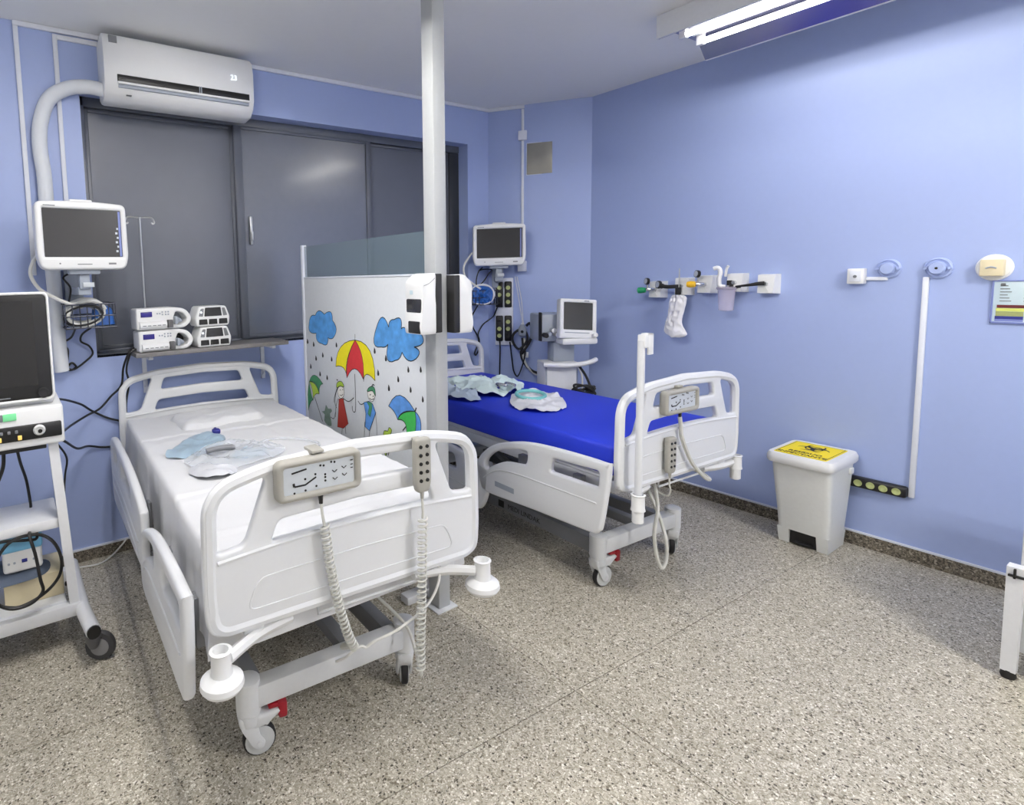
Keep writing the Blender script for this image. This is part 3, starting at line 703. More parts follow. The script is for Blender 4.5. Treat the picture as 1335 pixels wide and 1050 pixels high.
# large umbrella
art('umbrella_panel', 1, cusp([arc3((357, 302), (268, 345), (237, 466)), arc3((237, 466), (285, 475), (306, 538)), arc3((306, 538), (308, 425), (357, 302))]), M_artyel, .004, sm=0)
art('umbrella_panel', 1, cusp([arc3((357, 302), (450, 370), (482, 555)), arc3((482, 555), (430, 515), (410, 560)), arc3((410, 560), (402, 425), (357, 302))]), M_artyel, .004, sm=0)
art('umbrella_panel', 1, cusp([arc3((357, 302), (312, 420), (306, 538)), arc3((306, 538), (355, 480), (408, 545)), arc3((408, 545), (402, 410), (357, 302))]), M_artred, .004, sm=0, extra=[([(357, 302), (357, 265)], .004), ([(355, 512), (360, 640), (360, 735), (350, 750), (341, 735), (340, 712)], .005)], label='red middle panel with the umbrella stick')
# small green umbrella and dog
art('umbrella_panel', 1, cusp([arc3((72, 560), (62, 650), (66, 740)), arc3((66, 740), (80, 690), (95, 675)), arc3((95, 675), (80, 620), (72, 560))]), M_artdgrn, .003, sm=0)
art('umbrella_panel', 1, cusp([arc3((72, 560), (90, 610), (95, 675)), arc3((95, 675), (110, 640), (134, 638)), arc3((134, 638), (110, 580), (72, 560))]), M_artlgrn, .003, sm=0)
art('umbrella_panel', 1, cusp([arc3((72, 560), (105, 520), (157, 575)), arc3((157, 575), (138, 590), (134, 638)), arc3((134, 638), (110, 575), (72, 560))]), M_artdgrn, .003, sm=0, extra=[([(105, 655), (130, 730), (155, 808)], .006)])
art('dog', 1, [(150, 745), (168, 742), (175, 705), (188, 728), (205, 728), (212, 745), (200, 760), (205, 790), (210, 835), (185, 830), (165, 800), (168, 765)], M_artgry, 0, extra=[([(205, 780), (225, 790), (235, 750)], .004)], sm=2)
# girl
art('girl', 1, [(252, 600), (266, 590), (284, 598), (290, 625), (286, 650), (270, 665), (255, 650), (249, 622)], M_artskin, .003, extra=[([(262, 616), (266, 610), (270, 616)], .003), ([(277, 614), (281, 609), (284, 614)], .003), ([(262, 642), (272, 648), (282, 638)], .004), ([(284, 665), (318, 684), (350, 660)], .005), ([(252, 665), (238, 720), (236, 782)], .004), ([(250, 598), (236, 640), (232, 690), (242, 725)], .005), ([(245, 602), (228, 660), (225, 690)], .004), ([(278, 845), (275, 885)], .004), ([(297, 842), (300, 885)], .004)])
art('girl_hat', 1, [(243, 598), (245, 570), (262, 558), (278, 566), (287, 592), (265, 588)], M_artlgrn, .004, extra=[([(250, 552), (243, 548)], .008)])
art('girl_dress', 1, [(256, 668), (284, 665), (298, 740), (315, 822), (286, 850), (248, 842), (254, 740)], M_artdred, .003, sm=0)
# boy
art('boy', 1, [(438, 622), (460, 612), (480, 625), (480, 660), (465, 685), (445, 670), (437, 645)], M_artskin, .003, extra=[([(450, 645), (456, 638)], .005), ([(468, 655), (474, 648)], .005), ([(447, 662), (460, 672), (476, 666)], .004), ([(430, 685), (395, 702), (376, 680)], .005), ([(485, 755), (492, 830), (494, 895)], .003), ([(418, 810), (415, 905)], .003), ([(450, 860), (445, 905)], .003)])
art('boy_hat', 1, [(434, 622), (442, 600), (462, 590), (480, 604), (484, 650), (466, 618)], M_artdgrn, .004, extra=[([(462, 590), (470, 578), (478, 585)], .006)])
art('boy_coat', 1, [(412, 690), (445, 682), (468, 700), (487, 755), (448, 866), (420, 840), (425, 760)], M_artblue2, .004, sm=0)
art('boy_scarf', 1, [(430, 685), (462, 692), (465, 720), (452, 780), (438, 760), (446, 715)], M_artdgrn, .002, sm=0)
# blue and green umbrella
art('umbrella_panel', 1, cusp([arc3((567, 712), (640, 645), (732, 745)), arc3((732, 745), (660, 750), (624, 796)), arc3((624, 796), (600, 745), (567, 712))]), M_artblue2, .004, sm=0)
art('umbrella_panel', 1, cusp([arc3((732, 745), (765, 800), (766, 885)), arc3((766, 885), (745, 890), (725, 905)), arc3((725, 905), (735, 825), (732, 745))]), M_artblue2, .004, sm=0)
art('umbrella_panel', 1, cusp([arc3((732, 745), (660, 755), (624, 796)), arc3((624, 796), (665, 810), (680, 870)), arc3((680, 870), (700, 905), (728, 905)), arc3((728, 905), (738, 825), (732, 745))]), M_artgrn, .004, sm=0, extra=[([(732, 745), (740, 722)], .007), ([(655, 865), (675, 840)], .007)])
art('flower', 1, [(535, 900), (540, 865), (562, 868), (570, 845), (586, 860), (580, 885), (560, 905)], M_artlgrn, .004, sm=2)
art('bird', 1, [(535, 990), (545, 985), (553, 1010), (548, 1020), (540, 1000)], M_artlgrn, .003, sm=0, extra=[([(552, 1020), (560, 990)], .005), ([(565, 1018), (572, 988)], .005), ([(612, 975), (622, 985), (630, 975)], .006)])
dz = MB()
for x, y in ((60, 310), (98, 328), (240, 332), (113, 415), (155, 395), (210, 420), (80, 465), (138, 512), (182, 535), (478, 368), (548, 415), (500, 505), (688, 485), (765, 485), (625, 545), (567, 600), (702, 610), (778, 670)):
    k = 1.0 + (x > 400) * .25
    MB().prism([A(x + dx * k, y + dy * k) for dx, dy in ((-1.5, -17), (3, -8), (6, 6), (4, 15), (-2, 15), (-4, 4))], .0008, AP).build('raindrop', M_ink, pt)
dz.bm.free()

def dispenser(label, loc, rz, winm):
    t = thing('paper_dispenser', label, 'dispenser', loc, rz, 'dispensers on the white pole')
    # local: x along the pole face, -y outward
    MB().box(-.062, .062, -.035, 0, 0, .255, .004).build('back_plate', M_rubber, t)
    prof = [(-.030, .258), (-.062, .258), (-.112, .222), (-.106, .12), (-.118, .03), (-.112, -.004), (-.030, -.004), (-.020, .04), (-.036, .15)]
    o = rnd(prof, [.006, .02, .02, .04, .012, .01, .008, .02, .04], 3)
    b = MB(); hw = .060
    rings = []
    for x, f in ((-hw, .93), (-hw + .006, 1.0), (hw - .006, 1.0), (hw, .93)):
        rings.append([(x, -.07 + (y + .07) * f, .13 + (z - .13) * f) for y, z in o])
    b.loft(rings).build('cover', M_white, t)
    MB().box(-.050, .054, -.1135, -.085, .088, .150, .008).build('window', M_screen, t, 'smoked window')
    MB().box(-.030, .052, -.1195, -.09, .000, .054, .006).build('outlet', M_rubber, t, 'dark paper slot')
    MB().tube([(.0605, -.10, .205), (.0605, -.07, .215), (.0605, -.04, .236)], .0012, 5, 4).build('seam', M_inkg, t)
    lb = MB().prism(rect(-.022, -.002, .168, .186, .004), .0012, XZ(0, -.1105, 0)).build('sticker', M_sign, t)
    return t
dispenser('white dispenser with a smoked window on the pole side facing the sheeted bed', (1.598, 1.928, 1.300), -90, M_screen)
dispenser('white dispenser on the pole side facing the blue mattress', (1.666, 1.928, 1.292), 90, M_screen)

# ================================================================== BACK WALL
ac = thing('air_conditioner', 'white split air conditioner above the grey window, showing 23', 'air conditioner', (.915, YW, 2.50))
W2a = .405
sec = [(0, .03), (0, .325), (-.16, .335), (-.19, .31), (-.205, .24), (-.205, .09), (-.185, .045), (-.14, .008), (-.05, 0)]
sec2 = smoothed(sec, 1)
b = MB()
b.loft([[(-W2a, y * .97 - .002, .005 + z * .98) for y, z in sec], [(-W2a + .012, y, z) for y, z in sec], [(W2a - .012, y, z) for y, z in sec], [(W2a, y * .97 - .002, .005 + z * .98) for y, z in sec]])
b.build('body', M_white, ac)
MB().box(-.345, .375, -.209, -.19, .088, .126, .003).build('air_outlet', M_black, ac, 'black outlet slot')
MB().box(-.345, .375, -.214, -.20, .078, .090, .003).build('louvre_flap', M_white, ac)
MB().box(-.34, .372, -.205, -.19, .062, .0775, .002).build('lower_slot', M_cgrey, ac, 'grey lower slot')
MB().box(.08, .084, -.212, -.2, .09, .126).box(.09, .094, -.212, -.2, .09, .126).build('louvre', M_cgrey, ac)
MB().text('23', .042, XZ(.285, -.2065, .205), .0008).build('display_digits', M_led, ac, 'lit white digits 23')
MB().box(-.375, -.335, -.197, -.190, .282, .318).build('energy_label', M_framed, ac, 'small dark label')
MB().box(-.30, -.275, -.185, -.17, .030, .034).build('badge', M_inkg, ac)
hose = tag(MB().tube([(.525, YW - .10, 2.565), (.44, YW - .075, 2.578), (.345, YW - .05, 2.562), (.262, YW - .042, 2.50), (.216, YW - .04, 2.38), (.205, YW - .04, 2.25), (.215, YW - .04, 2.10), (.215, YW - .04, 1.85), (.222, YW - .04, 1.55), (.224, YW - .04, 1.30), (.228, YW - .04, 1.12), (.230, YW - .04, 1.085)], lambda t: .036 if t < .985 else .03, 12, 6).build('air_conditioner_hose', M_hose), 'thick wrapped white hose curving down from the air conditioner', 'hose')
def raceway(label, pts_boxes, m=M_trim):
    b = MB()
    for bx in pts_boxes: b.box(*bx, .002)
    return tag(b.build('cable_raceway', m), label, 'cable raceway')
raceway('white cable raceway dropping from the ceiling line, leftmost on the back wall', [(.126, .148, YW - .018, YW, 1.60, ZC - .027)])
raceway('white cable raceway running from the air conditioner and down behind the hose', [(.300, .322, YW - .014, YW, 1.70, 2.842), (.322, .515, YW - .014, YW, 2.818, 2.842)])
# shelf
sh = thing('wall_shelf', 'grey stone shelf on white brackets below the grey window', 'shelf', (1.01, YW, 1.145))
MB().box(-.44, .455, -.245, 0, 0, .024, .003).build('shelf_board', M_shelf, sh)
for x in (-.355, .375):
    MB().box(x - .012, x + .012, -.20, 0, -.022, 0, .002).box(x - .012, x + .012, -.014, 0, -.235, -.02, .002).cyl((x, -.014, -.205), (x, -.024, -.205), .010, seg=10).build('bracket', M_trim, sh)
# drip hook behind the pumps
hk = thing('drip_hook_stand', 'thin steel rod with a two-armed drip hook standing behind the syringe pumps', 'hook stand', (.668, YW - .055, 1.169))
MB().cyl((0, 0, 0), (0, 0, .012), .030, .026, 16).build('base', M_chrome, hk)
MB().cyl((0, 0, .01), (0, 0, .745), .0055, seg=10).build('rod', M_alu, hk)
for s in (-1, 1): MB().tube([(0, 0, .742), (s * .055, 0, .745), (s * .072, 0, .735), (s * .078, 0, .715), (s * .068, 0, .708), (s * .062, 0, .716)], .0045, 6, 5).build('hook_arm', M_alu, hk)
def syringe_pump(label, x, y, z):
    t = thing('syringe_pump', label, 'syringe pump', (x, y, z), 4, 'syringe pumps on the stone shelf')
    o = rnd([(-.15, 0), (.11, 0), (.145, .03), (.150, .06), (.12, .105), (.06, .118), (-.15, .116)], [.012, .03, .03, .03, .04, .03, .012], 5)
    D = rnd([(.062, .022), (.112, .028), (.124, .052), (.100, .086), (.062, .094), (.048, .06)], [.01, .02, .02, .02, .01, .01], 4)
    b = MB().plate(o, [D], .12, .008, XZ(0, 0, 0), 2).build('body', M_white, t)
    MB().box(.03, .13, .03, .056, .01, .10).build('handle_back', M_cgrey if z > 1.25 else M_black, t, 'shaded grip recess')  # dark block behind the grip opening, its shade put into the colour
    MB().box(-.128, -.068, -.0625, -.055, .070, .098, .001).build('display', M_purple, t, 'dark purple display')
    MB().cyl((-.138, -.064, .026), (.005, -.064, .026), .020, seg=14).build('syringe_cover', M_white, t)
    g = MB()
    for i in range(5): g.box(-.125 + .026 * i, -.108 + .026 * i, -.0853, -.082, .022, .026)
    g.build('scale_marks', M_inkg, t)
    MB().box(.010, .038, -.085, -.055, .006, .050, .004).build('syringe_clamp', M_darkwheel, t)
    MB().box(.046, .062, -.095, -.05, .024, .066, .005).cyl((.062, -.07, .045), (.088, -.07, .040), .020, .008, 12).build('plunger_grip', M_cgrey, t, 'grey plunger drive')
    k = MB()
    for i, (bx, bz) in enumerate(((-.04, .086), (-.026, .086), (-.012, .094), (-.012, .080), (.006, .094), (.006, .080), (.02, .094), (.02, .08))): k.box(bx - .004, bx + .004, -.0625, -.058, bz - .004, bz + .004, .001)
    k.build('keys', M_cgrey, t)
    return t
syringe_pump('white syringe pump, upper of the two stacked on the stone shelf', .732, YW - .16, 1.291)
syringe_pump('white syringe pump, lower of the two stacked on the stone shelf', .738, YW - .16, 1.170)
def infusion_pump(label, x, y, z):
    t = thing('infusion_pump', label, 'infusion pump', (x, y, z), 3, 'infusion pumps on the stone shelf')
    o = rnd([(-.095, 0), (.095, 0), (.104, .05), (.080, .116), (-.080, .116), (-.104, .05)], [.014, .014, .012, .014, .014, .012], 4)
    MB().plate(o, [], .13, .012, XZ(0, 0, 0), 2).build('body', M_white, t)
    MB().prism(rnd([(-.052, .058), (.052, .058), (.046, .108), (-.046, .108)], .004), .004, XZ(0, -.063, 0)).build('screen', M_screen, t)
    for s in (-1, 1): MB().prism(rnd([(s * .060, .058), (s * .085, .060), (s * .070, .104), (s * .053, .104)][::s], .004), .0035, XZ(0, -.063, 0)).build('side_key', M_framed, t)
    MB().cyl((-.070, -.066, .082), (-.070, -.069, .082), .006, seg=10).build('indicator', M_led, t)
    for a, c in ((-.085, -.034), (-.028, .024), (.032, .085)): MB().prism(rnd([(a, .012), (c, .012), (c - .002, .042), (a + .002, .042)], .004), .0035, XZ(0, -.063, 0)).build('key_panel', M_black, t)
    MB().box(-.07, .07, -.05, .05, -.001, .003).build('foot_pad', M_rubber, t)
    return t
infusion_pump('boxy white infusion pump, upper of the two stacked on the stone shelf', 1.000, YW - .165, 1.289)
infusion_pump('boxy white infusion pump, lower of the two stacked on the stone shelf', 1.004, YW - .165, 1.170)

# ---- patient monitors and cable baskets
def monitor(label, loc, rz, depth, strip):
    t = thing('patient_monitor', label, 'monitor', loc, rz, 'wall patient monitors')
    o = rnd([(-.186, 0), (.186, 0), (.203, .06), (.200, .318), (.07, .327), (-.07, .327), (-.200, .318), (-.203, .06)], [.035, .035, .05, .028, .08, .08, .028, .05], 5)
    MB().plate(o, [rect(-.170, .174, .062, .288, .004)], .085, .014, XZ(0, 0, 0), 3).build('casing', M_white, t)
    MB().box(-.175, .179, -.034, .03, .057, .293).build('screen', M_screen, t)
    if strip:
        MB().box(.162, .172, -.0352, -.033, .064, .284).build('painted_reflection', M_lav, t, 'violet reflection strip')  # reflection on the screen, painted as a violet strip
        k = MB()
        for i in range(6): k.box(.146 + .006 * (i % 2), .156 + .004 * (i % 2), -.0352, -.033, .085 + i * .022, .095 + i * .022)
        k.build('icons', M_face, t)
    else:
        MB().box(.158, .168, -.0352, -.033, .064, .284).build('painted_reflection', M_lav, t, 'violet reflection strip')  # same screen reflection painted on the corner monitor
    MB().cyl((-.11, -.0405, .03), (-.11, -.0435, .03), .004, seg=8).box(-.035, .03, -.0432, -.0415, .024, .028).build('badge', M_inkg, t)
    MB().box(.105, .140, -.0432, -.041, .024, .033).build('indicator', M_framed, t)
    MB().box(-.05, .05, -.03, .03, .322, .336, .006).build('carry_handle', M_white, t)
    MB().box(-.165, -.115, -.0432, -.0415, .299, .303).build('maker_mark', M_inkg, t)
    b = MB().box(-.070, .070, -.015, .04, -.022, .003, .006).box(-.024, .024, .005, .05, -.095, -.02, .006).box(-.030, .030, .02, depth, -.125, -.085, .006).box(-.045, .045, depth - .012, depth, -.18, .05, .004)
    b.build('wall_bracket', M_cgrey, t)
    MB().box(-.01, .040, -.004, .002, -.085, -.062, .001).build('asset_tag', M_face, t, 'white asset tag')
    return t
monitor('white patient monitor on the wall above the ventilator cart', (.338, 3.06, 1.618), 4, YW - 3.06 - .02, True)
mc = chp(.103, .205)
monitor('white patient monitor on the corner wall above the outlet panel', (mc.x, mc.y, 1.610), CH_RZ + 9, .172, False)
M_basket = mat('dark_basket_wire', (52, 56, 70), 0.4)
def basket(label, loc, rz, w, d, h):
    t = thing('cable_basket', label, 'basket', loc, rz, 'baskets below the monitors')
    b = MB()
    for z in (0, h * .5, h): b.tube([(-w / 2, -d, z), (w / 2, -d, z), (w / 2, 0, z), (-w / 2, 0, z)], .004, 6, 0, True)
    n = 7
    for i in range(n + 1):
        x = -w / 2 + w * i / n; b.cyl((x, -d, 0), (x, -d, h), .003, seg=5); b.cyl((x, -d, 0), (x, 0, 0), .003, seg=5)
    for y in (-d * .5, -.004):
        for x in (-w / 2, w / 2): b.cyl((x, y, 0), (x, y, h), .003, seg=5)
    b.build('wire_tray', M_basket, t); return t
basket('dark wire basket of coiled leads under the monitor above the ventilator cart', (.365, YW - .05, 1.325), 0, .235, .20, .12)
def loops(name, label, c, rx, rz_, n, r, m, seed, ax=0.0, group=None, dy=.04):
    rr = random.Random(seed); b = MB(); pts = []
    for k in range(n * 10 + 1):
        a = 2 * math.pi * k / 10; f = 1 + .12 * math.sin(k * .7 + seed)
        pts.append((c[0] + rx * f * math.cos(a), c[1] + dy * math.sin(a * .5 + seed) + .012 * (k / 10), c[2] + rz_ * f * math.sin(a) + ax * math.cos(a)))
    return tag(b.tube(pts, r, 6, 2).build(name, m), label, 'cable', group)
loops('monitor_lead', 'white monitor leads coiled in the basket above the ventilator cart', (.352, YW - .20, 1.405), .088, .062, 4, .009, M_wcable, 3, .01)
loops('monitor_lead', 'grey lead coiled with the white ones in the basket above the ventilator cart', (.335, YW - .17, 1.385), .075, .055, 4, .0075, M_cgrey, 8, .01)
loops('sensor_lead', 'black thin lead coiled low in the basket above the ventilator cart', (.335, YW - .24, 1.385), .085, .05, 3, .005, M_cable, 5, .012)
tag(MB().crumple([(.0, -.04), (.09, -.035), (.095, .03), (.0, .04)], .10, 7, .02, 18, 3, 24, .4).tf(Matrix.Translation((.385, YW - .155, 1.332))).build('cuff_pouch', M_bluebag, ang=70), 'blue cuff pouch at the end of the basket above the ventilator cart', 'pouch')
cable('monitor_hose', 'white hose looping from the left monitor edge into its basket', [(.155, 3.10, 1.70), (.125, 3.14, 1.66), (.112, 3.17, 1.60), (.145, 3.17, 1.53), (.215, 3.16, 1.48), (.285, 3.17, 1.445), (.33, 3.19, 1.43)], .009, M_wcable, 'hose')
cable('black_cable', 'black cable hanging from the left basket to a coil beside the hose', [(.30, 3.25, 1.33), (.285, 3.34, 1.27), (.245, 3.38, 1.235), (.265, 3.385, 1.20), (.262, 3.385, 1.15), (.255, 3.385, 1.11), (.27, 3.39, 1.085), (.30, 3.39, 1.10), (.28, 3.385, 1.125), (.258, 3.38, 1.10), (.29, 3.38, 1.09), (.345, 3.38, 1.125), (.385, 3.38, 1.165), (.37, 3.37, 1.21), (.33, 3.36, 1.24), (.335, 3.33, 1.28), (.38, 3.28, 1.32)], .0055, M_cable)
cable('black_cable', 'black monitor cable behind the left monitor bracket', [(.27, 3.12, 1.60), (.25, 3.14, 1.58), (.28, 3.16, 1.53), (.27, 3.18, 1.46)], .005, M_cable)
cable('black_cable', 'black pump cable looping over the shelf end down to the ventilator cart', [(.62, 3.30, 1.182), (.575, 3.27, 1.186), (.545, 3.25, 1.16), (.525, 3.30, 1.08), (.515, 3.34, .98), (.46, 3.36, .92), (.40, 3.36, .86), (.33, 3.34, .835), (.24, 3.2, .825), (.16, 2.9, .86), (.12, 2.82, .92)], .006, M_cable)
cable('black_cable', 'black pump cable hanging from the shelf end to behind the headboard', [(.62, 3.25, 1.180), (.57, 3.24, 1.182), (.548, 3.25, 1.14), (.545, 3.33, 1.06), (.56, 3.37, .98), (.54, 3.39, .84), (.54, 3.39, .60)], .006, M_cable)
cable('black_cable', 'black cable running down from the ventilator to the sheeted bed head', [(.14, 2.9, 1.02), (.20, 3.1, .985), (.30, 3.3, .91), (.36, 3.38, .85), (.44, 3.39, .795), (.50, 3.385, .77)], .006, M_cable)
cable('black_cable', 'black cable sagging along the wall from the cart to the sheeted bed', [(.12, 2.85, .87), (.19, 3.0, .80), (.26, 3.2, .70), (.33, 3.36, .66), (.42, 3.39, .63), (.55, 3.39, .625)], .006, M_cable)
cable('black_cable', 'black cable dropping behind the cart post to the floor', [(.11, 2.85, .88), (.16, 2.95, .80), (.20, 3.05, .70), (.19, 3.1, .60), (.18, 3.1, .50), (.18, 3.12, .3), (.16, 3.15, .01)], .005, M_cable)
cable('loose_cable', 'short white cable lying on the floor against the back baseboard', [(.22, 3.33, .006), (.33, 3.30, .006), (.40, 3.34, .012), (.46, 3.375, .04), (.50, 3.385, .075)], .005, M_wcable, 'cord')

# ================================================================== VENTILATOR CART (left)
vc = thing('ventilator_cart', 'white ventilator cart with a large black touch screen beside the sheeted bed', 'ventilator', (-.13, 2.68, 0))
M_rubwheel = mat('dark_wheel_rubber', (58, 58, 60), 0.6)
M_hubg = mat('grey_wheel_hub', (128, 128, 130), 0.5)
for x in (.185, -.47):
    MB().tube([(x + .02, 2.38, .165), (x, 2.60, .175), (x, 3.02, .175)], .029, 14, 4).build('base_tube', M_enamel, vc, world=True)
    MB().cyl((x + .0203, 2.378, .165), (x + .021, 2.370, .165), .0265, seg=14).build('dark_tube_mouth', M_black, vc, 'black tube end', world=True)  # black disc painted in for the dark inside of the open tube
MB().box(-.47, .19, 2.565, 2.615, .150, .205, .005).build('front_crossbar', M_enamel, vc, world=True)
MB().box(-.47, .19, 2.90, 2.95, .150, .205, .005).build('rear_crossbar', M_enamel, vc, world=True)
for x in (.115, -.40):
    for y in (2.575,): MB().hexa([(x + .025, y, .20), (x + .062, y, .20), (x + .062, y + .045, .20), (x + .025, y + .045, .20)], [(x - .01, y + .02, .93), (x + .027, y + .02, .93), (x + .027, y + .065, .93), (x - .01, y + .065, .93)]).build('post', M_enamel, vc, world=True)
MB().box(-.38, .125, 2.60, 2.88, .535, .577, .006).build('shelf', M_enamel, vc, world=True)
MB().box(-.39, .13, 2.60, 2.90, .19, .215, .004).build('lower_shelf', M_enamel, vc, world=True)
MB().box(-.41, .168, 2.56, 2.90, .905, 1.065, .012, 3).build('housing', M_white, vc, world=True)
MB().box(-.40, .158, 2.548, 2.57, .938, .998, .006).build('front_panel', M_black, vc, 'black connector panel', world=True)
MB().box(-.30, .10, 2.575, 2.72, .888, .906, .004).build('under_tray', M_rubber, vc, world=True)
MB().box(-.395, .145, 2.62, 2.80, 1.06, 1.10, .02, 3).build('screen_base', M_white, vc, world=True)
MB().plate(rect(-.39, .146, 1.085, 1.523, .026, 5), [rect(-.378, .136, 1.097, 1.512, .018, 4)], .055, .006, XZ(0, 2.60, 0), 2).build('screen_bezel', M_white, vc, world=True)
MB().plate(rect(-.380, .138, 1.095, 1.514, .018, 4), [], .050, .004, XZ(0, 2.604, 0), 1).build('screen_glass', M_black, vc, 'black glass front', world=True)
MB().box(-.335, .088, 2.5775, 2.60, 1.15, 1.488).build('display', M_screen2, vc, 'dark unlit display', world=True)
MB().lathe([(.0, 0), (.020, 0), (.021, .012), (.017, .016), (.016, .012)], (.104, 2.579, 1.118), (0, -1, 0), 20).build('rotary_knob', M_rubber, vc, world=True)
MB().box(-.12, -.01, 2.576, 2.58, 1.106, 1.110).build('logo_line', M_inkg, vc, world=True)
MB().box(-.042, .004, 2.553, 2.565, 1.022, 1.050, .003).build('switch_lamp', M_grn, vc, 'green indicator', world=True)
MB().box(-.058, -.042, 2.5535, 2.565, 1.022, 1.050, .002).build('switch_cover', M_framed, vc, world=True)
MB().lathe([(.020, 0), (.022, .010), (.016, .022), (.014, .014)], (.078, 2.549, .975), (0, -1, 0), 20).build('gas_port', M_white, vc, world=True)
MB().cyl((.080, 2.527, .973), (.080, 2.524, .973), .008, seg=12).build('port_opening', M_black, vc, world=True)
for x, m in ((-.058, M_amber), (.010, M_amber)): MB().box(x - .007, x + .007, 2.540, 2.55, .945, .962, .002).build('lit_key', m, vc, 'lit amber key', world=True)
for x in (-.05, -.025, .0): MB().box(x - .005, x + .005, 2.542, 2.55, .972, .984, .002).build('key', M_framed, vc, world=True)
for x0_, x1_ in ((.205, .03), (-.45, -.28)):
    for x, y in ((x0_, 2.43), (x1_, 2.97)):
        f = MB()
        f.lathe([(.016, .07), (.03, .105), (.032, .135), (.02, .14)], (x, y, 0), seg=16)
        f.tube([(x + .0, y, .12), (x + .025, y + .015, .10), (x + .04, y + .02, .06)], .014, 8, 3, flat=1.8)
        fo = f.build('caster', M_darkwheel, vc, world=True)
        MB().lathe([(.02, -.018), (.056, -.014), (.062, 0), (.056, .014), (.02, .018)], (x + .028, y + .015, .062), (-.42, -.90, 0) if y < 2.7 else (0, 1, 0), 26).build('wheel', M_rubwheel, fo, world=True)
        MB().lathe([(.040, .012), (.036, .017), (.014, .019)], (x + .028, y + .015, .062), (-.42, -.90, 0), 20).build('hub', M_hubg, fo, world=True)
M_dcloth = mat('slate_cloth', (86, 98, 116), 0.8, bump=0.1, bscale=60)
# things on the cart
hu = thing('humidifier', 'blue and white humidifier box under the ventilator cart shelf', 'humidifier', (-.015, 2.72, .36))
MB().box(-.072, .072, -.06, .07, 0, .115, .014, 3).build('base', M_white, hu)
MB().box(-.076, .076, -.064, .072, .085, .160, .016, 3).build('upper_case', M_ltblue, hu, 'light blue upper case')
MB().lathe([(.052, .158), (.056, .168), (.052, .178), (.040, .178), (.036, .164)], (0, 0, 0), seg=24).build('heater_ring', M_wheel, hu)
MB().box(-.004, .016, -.0635, -.055, .040, .054, .001).build('display', M_navy, hu)
for x in (-.05, -.03, .04): MB().cyl((x, -.06, .045), (x, -.063, .045), .005, seg=8).build('key', M_cgrey, hu)
MB().box(-.05, .05, -.03, .05, -.07, .002, .006).build('holder', M_cgrey, hu)
tag(MB().box(-.09, .128, 2.66, 2.86, .216, .325, .004).build('cardboard_box', M_cream), 'cream cardboard box on the lowest cart shelf', 'box')
tag(MB().crumple([(-.30, 2.64), (-.1, 2.63), (.06, 2.66), (.07, 2.80), (-.1, 2.85), (-.30, 2.82)], .03, 6, .02, 9, 2, 36, .5, .326).build('folded_cloth', M_dcloth, ang=70), 'slate-blue folded cloth on the cream box in the cart', 'cloth')
pts = [(-.02, 2.645, .52), (-.10, 2.60, .545)]
cb = [(.02, 2.63, .535), (.015, 2.57, .54), (.03, 2.56, .46), (.04, 2.55, .36), (.045, 2.56, .30), (.0, 2.55, .268), (-.07, 2.55, .27), (-.12, 2.56, .32), (-.12, 2.57, .43), (-.06, 2.58, .525), (.03, 2.59, .535), (.09, 2.58, .50), (.12, 2.58, .42), (.11, 2.58, .34), (.05, 2.57, .285), (-.04, 2.56, .262), (-.11, 2.56, .29)]
cable('heater_cable', 'black cable looped in front of the blue humidifier', cb, .0065, M_cable)
cable('heater_cable', 'black cable curled over the top of the blue humidifier', [(-.11, 2.62, .50), (-.08, 2.60, .53), (-.0, 2.60, .515), (.04, 2.62, .505), (.03, 2.66, .535), (-.03, 2.66, .55), (-.08, 2.63, .535)], .006, M_cable)
cable('ventilator_cable', 'black cable hanging from the ventilator tray behind its shelf, rightmost', [(-.005, 2.70, .888), (.005, 2.74, .80), (.022, 2.80, .70), (.03, 2.80, .60), (.03, 2.80, .578)], .006, M_cable, group='cables under the ventilator')
cable('ventilator_cable', 'black cable bending left from the ventilator tray', [(-.05, 2.65, .888), (-.055, 2.66, .82), (-.075, 2.68, .76), (-.10, 2.69, .70), (-.11, 2.70, .577)], .0075, M_cable, group='cables under the ventilator')

# ================================================================== CORNER WALL (local x along the wall, -y into the room)
def corner(name, label, cat, s, z, group=None): 
    p = chp(s, 0); return thing(name, label, cat, (p.x, p.y, z), CH_RZ, group)
jb = corner('junction_box', 'white vertical raceway with a junction box on the corner wall', 'cable raceway', .272, 1.60)
MB().box(-.010, .010, -.014, 0, .06, 1.245, .002).build('raceway', M_trim, jb)
MB().box(-.033, .033, -.040, 0, 1.000, 1.072, .004).build('box', M_trim, jb)
MB().box(-.037, .033, -.040, 0, -.040, .045, .004).build('outlet_box', M_trim, jb)
vp = corner('vent_plate', 'square dull metal plate on the corner wall near the ceiling', 'plate', .40, 2.33)
MB().box(-.096, .096, -.010, 0, 0, .243, .003).build('plate', M_plate, vp)
MB().box(-.100, .100, -.006, 0, -.005, .248, .002).build('rim', M_trim, vp)
op = corner('outlet_panel', 'white outlet panel with four black socket strips on the corner wall', 'outlet panel', .127, .955)
MB().box(-.072, .072, -.028, 0, 0, .555, .005).build('back_board', M_trim, op)
for x, z in ((-.036, .315), (.034, .315), (-.036, .035), (.034, .035)):
    st = MB().box(x - .029, x + .029, -.046, -.026, z, z + .212, .010, 3).build('socket_strip', M_black, op)
    for i in range(3):
        dark = (x < 0 and z > .2 and i == 0) or (x < 0 and z < .2 and i == 2) or (x > 0 and z < .2 and i == 0)
        MB().lathe([(.0155, 0), (.0175, .003), (.0145, .004), (.010, .0015), (.003, .001)], (x, -.046, z + .045 + i * .058), (0, -1, 0), 16).build('socket', M_rubber if dark else M_socket, st)
bp = chp(-.035, .15)
